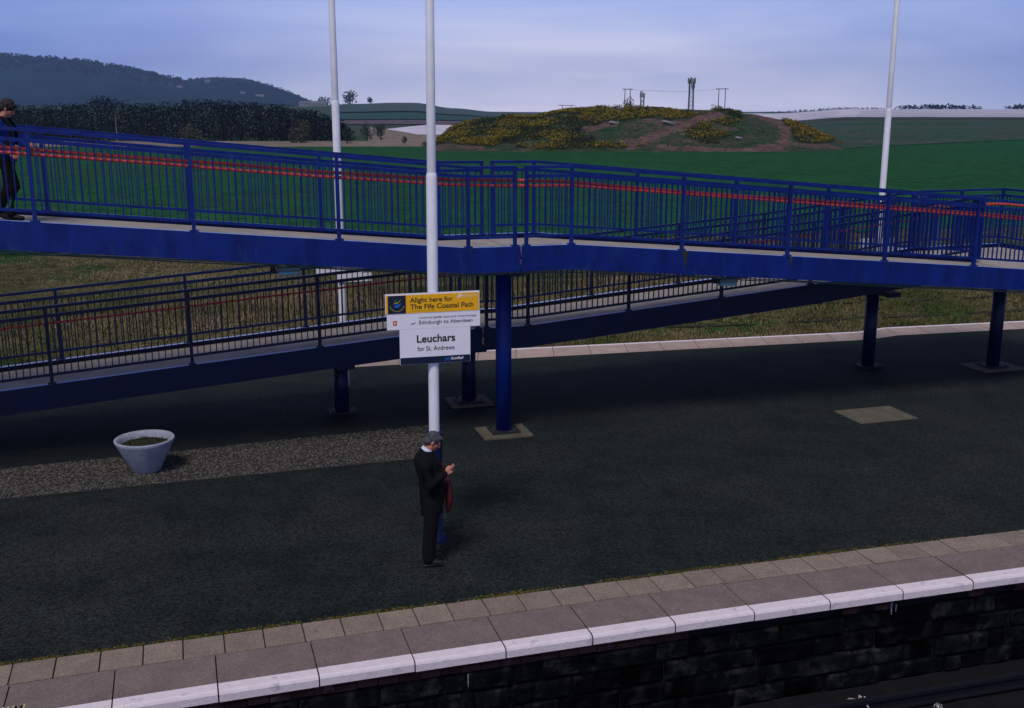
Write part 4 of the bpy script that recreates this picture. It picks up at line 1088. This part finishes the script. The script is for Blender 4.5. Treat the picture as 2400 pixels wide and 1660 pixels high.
# --- man on the platform; local axes: +x facing, -y towards camera
man_loc = Vector((-1.035, 12.66, .012)); MR = R(8)
b = MB()
T, rot = head(b, (.045, 0, 1.615), .62)
limb(b, [(-.055, 0, 1.44), (-.02, 0, 1.50), (.02, 0, 1.57)], [.065, .058, .055])
slabs(b, [(.02, 0, .88, .12, .155), (.02, 0, 1.0, .12, .15), (0, 0, 1.15, .115, .15), (-.03, 0, 1.3, .12, .17), (-.05, 0, 1.42, .10, .17), (-.05, 0, 1.47, .05, .08)])
for sy in (-1, 1):
    limb(b, [(.02, sy*.09, .90), (.0, sy*.10, .50), (-.045, sy*.105, .10)], [.085, .058, .042])
    limb(b, [(-.045, sy*.105, .06), (.10, sy*.12, .035)], [.042, .032])
# right arm (camera side) and left arm, both holding phone area
E_R, W_R = (-.01, -.26, 1.13), (.185, -.135, 1.235)
E_L, W_L = (.02, .25, 1.12), (.21, .075, 1.19)
limb(b, [(-.05, -.19, 1.42), E_R, W_R], [.052, .042, .028]); limb(b, [(-.05, .19, 1.42), E_L, W_L], [.052, .042, .028])
hand(b, W_R, (.80, .25, .38), (.1, .85, .3), (-.45, .10, .9), .55)
hand(b, W_L, (.85, -.15, .20), (-.1, -.7, .6), (.0, .6, .7), .85)
man = remesh(b, .0065, 'person', M['skin'], smooth=2); man.location = man_loc; man.rotation_euler = (0, 0, MR)
tag(man, 'grey-haired man in a long dark coat standing by the central column, reading a phone', 'person')
b = MB()   # coat
slabs(b, [(.02, 0, .70, .128, .185), (.03, 0, .80, .142, .19), (.04, 0, .95, .155, .19), (.03, 0, 1.08, .16, .19), (-.01, 0, 1.22, .165, .205), (-.035, 0, 1.34, .165, .21), (-.055, 0, 1.42, .14, .20), (-.055, 0, 1.475, .105, .13), (-.045, 0, 1.51, .072, .078)])
for sy, E_, W_ in ((-1, E_R, W_R), (1, E_L, W_L)):
    w2 = Vector(W_)-(Vector(W_)-Vector(E_)).normalized()*.018
    limb(b, [(-.055, sy*.165, 1.425), (-.06, sy*.215, 1.36), E_, w2], [.078, .085, .066, .047])
for a, c, r in (((-.12, -.12, 1.2), (.1, -.19, .75), .02), ((.06, -.16, 1.3), (.15, -.13, .7), .016), ((-.13, .0, 1.1), (-.11, -.08, .66), .018)): b.tube([a, c], r, n=6)
coat = remesh(b, .012, 'coat', M['suit'], man, 3)
b = MB(); rotT = Matrix.Rotation(.5, 3, 'Y')   # shirt collar: open ring leaning with the neck
for k in range(24):
    a = R(50+260*k/24); a2 = R(50+260*(k+1)/24)
    def cp(a, r, h): v = Vector((math.cos(a)*r, math.sin(a)*r*.98, h)); return Vector((-.030, 0, 1.505))+rotT @ v
    b.poly([cp(a, .079, -.005), cp(a2, .079, -.005), cp(a2, .071, .036), cp(a, .071, .036)]); b.poly([cp(a2, .066, .0), cp(a, .066, .0), cp(a, .071, .036), cp(a2, .071, .036)])
b.build('shirt_collar', M['shirt'], man, smooth=True)
b = MB()   # trousers
for sy in (-1, 1): limb(b, [(.02, sy*.09, .86), (.0, sy*.10, .50), (-.04, sy*.105, .09)], [.115, .088, .078])
slabs(b, [(.02, 0, .72, .13, .17), (.02, 0, .92, .13, .17)])
remesh(b, .012, 'trousers', M['trouser'], man, 3)
for sy in (-1, 1):
    b = MB(); limb(b, [(-.07, sy*.107, .045), (.02, sy*.112, .048), (.115, sy*.122, .032)], [.045, .046, .036]); b.box((.02, sy*.113, .008), (.27, .085, .018)); remesh(b, .008, 'shoe', M['shoe'], man, 2)
b = MB()   # hair cap: back and top of the skull
c0 = Vector((.045, 0, 1.615)); TT = lambda x, y, z: c0+rot @ Vector((x, y, z))
b.ell(TT(-.018, 0, .034), (.103, .083, .094), 20, 12, rot); b.ell(TT(-.055, 0, -.015), (.062, .074, .068), 14, 8, rot); b.ell(TT(.045, 0, .088), (.05, .062, .026), 12, 6, rot)
for _ in range(60):
    a = random.uniform(0, 6.28); e_ = random.uniform(.1, 1.4); p = TT(-.018+.1*math.cos(a)*math.cos(e_), .081*math.sin(a)*math.cos(e_), .034+.092*math.sin(e_)); b.ell(p, (.012, .01, .012), 6, 4)
remesh(b, .007, 'hair', M['hair_grey'], man, 2)
b = MB(); ph = Vector(W_R)+Vector((.115, .045, .055)); b.box((0, 0, 0), (.135, .068, .012), .15)
o = b.build('phone', M['phone'], bevel=.003); o.location = man_loc+rotz(ph+Vector((.01, .0, .006)), MR); o.rotation_euler = (0, -.42, MR)
tag(o, 'small black phone held in the man\'s hands', 'phone')
b = MB(); slabs(b, [(.225, .06, .64, .016, .04), (.236, .06, .70, .036, .10), (.246, .06, .84, .052, .14), (.242, .06, 1.0, .045, .13), (.228, .07, 1.10, .028, .09), (.21, .08, 1.14, .012, .04)])
o = remesh(b, .012, 'shoulder_bag', M['maroon'], None, 3); o.location = man_loc; o.rotation_euler = (0, 0, MR)
b = MB(); b.tube([(.235, .08, 1.10), (.17, .14, 1.25), (.02, .20, 1.42)], .011, n=6); b.build('strap', M['maroon'], o)
tag(o, 'maroon bag hanging against the front of the man in the dark coat', 'bag')
# --- person on the upper ramp at the left border
pz = interp(ZU, -7.69)-.092; per_loc = Vector((-7.50, 15.93, pz)); PR = R(12)
b = MB(); T2, rot2 = head(b, (.09, 0, 1.63), .55)
limb(b, [(-.02, 0, 1.46), (.03, 0, 1.53), (.06, 0, 1.58)], [.06, .055, .052])
slabs(b, [(.0, 0, .88, .11, .15), (.0, 0, 1.05, .11, .14), (-.01, 0, 1.25, .11, .165), (-.02, 0, 1.42, .10, .17), (-.02, 0, 1.48, .05, .08)])
limb(b, [(.0, -.09, .92), (.10, -.09, .50), (.02, -.10, .09)], [.085, .058, .042]); limb(b, [(.02, -.10, .05), (.16, -.11, .035)], [.04, .03])
limb(b, [(.0, .09, .92), (-.02, .09, .50), (-.22, .10, .12)], [.085, .058, .042]); limb(b, [(-.22, .10, .09), (-.10, .10, .035)], [.04, .03])
ER, WR = (-.06, -.25, 1.16), (.12, -.24, 1.0); EL, WL = (.08, .24, 1.16), (.26, .14, 1.10)
limb(b, [(-.02, -.19, 1.43), ER, WR], [.05, .04, .027]); limb(b, [(-.02, .19, 1.43), EL, WL], [.05, .04, .027])
hand(b, WR, (.7, 0, -.6), (.5, .5, .5), (.3, .3, .8), .7); hand(b, WL, (.9, -.2, .1), (0, -.7, .5), (0, .3, .9), .7)
per = remesh(b, .0075, 'person', M['skin'], smooth=2); per.location = per_loc; per.rotation_euler = (0, 0, PR)
tag(per, 'dark-haired person in a blue jacket with bowed head on the ramp at the left border', 'person')
b = MB(); slabs(b, [(.01, 0, .86, .145, .185), (.0, 0, 1.05, .145, .18), (-.015, 0, 1.25, .145, .195), (-.02, 0, 1.38, .14, .20), (-.02, 0, 1.46, .10, .13), (-.01, 0, 1.50, .07, .08)])
for sy, E_, W_ in ((-1, ER, WR), (1, EL, WL)): limb(b, [(-.02, sy*.165, 1.43), (-.03, sy*.205, 1.36), E_, Vector(W_)-(Vector(W_)-Vector(E_)).normalized()*.02], [.07, .076, .06, .043])
b.tube([(-.1, -.1, 1.3), (-.05, -.17, .9)], .02, n=6)
remesh(b, .012, 'jacket', M['denim'], per, 3)
b = MB()
limb(b, [(.0, -.09, .90), (.10, -.09, .50), (.02, -.10, .09)], [.11, .085, .068]); limb(b, [(.0, .09, .90), (-.02, .09, .50), (-.20, .10, .14)], [.11, .085, .068]); slabs(b, [(0, 0, .78, .12, .165), (0, 0, .95, .12, .165)])
remesh(b, .012, 'trousers', M['trouser'], per, 3)
for pts in (((-.01, -.10, .045), (.06, -.105, .048), (.17, -.112, .032)), ((-.25, .10, .10), (-.19, .10, .085), (-.09, .10, .035))):
    b = MB(); limb(b, pts, [.045, .048, .038]); remesh(b, .009, 'shoe', M['shoe'], per, 2)
b = MB(); c0 = Vector((.09, 0, 1.63)); TT = lambda x, y, z: c0+rot2 @ Vector((x, y, z))
b.ell(TT(-.015, 0, .042), (.108, .090, .100), 20, 12, rot2); b.ell(TT(-.05, 0, .0), (.068, .082, .07), 14, 8, rot2); b.ell(TT(.06, 0, .085), (.05, .062, .035), 12, 6, rot2)
for _ in range(70):
    a = random.uniform(0, 6.28); e_ = random.uniform(0, 1.4); p = TT(-.015+.104*math.cos(a)*math.cos(e_), .088*math.sin(a)*math.cos(e_), .042+.097*math.sin(e_)); b.ell(p, (.015, .013, .015), 6, 4)
remesh(b, .008, 'hair', M['hair_dark'], per, 2)
b = MB(); slabs(b, [(-.23, 0, 1.02, .06, .13), (-.25, 0, 1.10, .10, .16), (-.25, 0, 1.3, .095, .155), (-.21, 0, 1.43, .05, .12)])
bp = remesh(b, .012, 'backpack', M['suit'], None, 3); bp.location = per_loc; bp.rotation_euler = (0, 0, PR)
for sy in (-1, 1):
    b = MB(); pts = [(-.19, sy*.11, 1.43), (-.09, sy*.135, 1.515), (.05, sy*.135, 1.50), (.135, sy*.14, 1.38), (.14, sy*.165, 1.2), (.04, sy*.20, 1.08), (-.16, sy*.14, 1.06)]
    for p, q_ in zip(pts, pts[1:]): b.bar(p, q_, .05, .012, up=Vector((.3, sy*.6, .7)))
    b.build('strap', M['suit'], bp)
tag(bp, 'dark backpack worn by the person walking on the ramp', 'backpack')

# ------------------------------------------------------------------ haze
b = MB(); b.box((0, 1850, 88), (6400, 4000, 186))
hm = bpy.data.materials.new('haze'); hm.use_nodes = True; t = hm.node_tree
for n_ in list(t.nodes): t.nodes.remove(n_)
oo = t.nodes.new('ShaderNodeOutputMaterial'); pv = t.nodes.new('ShaderNodeVolumePrincipled'); t.links.new(pv.outputs[0], oo.inputs['Volume'])
pv.inputs['Color'].default_value = (.42, .62, 1, 1); pv.inputs['Density'].default_value = .00013
USE_HAZE = True
if USE_HAZE: tag(b.build('haze', hm), kind='stuff')
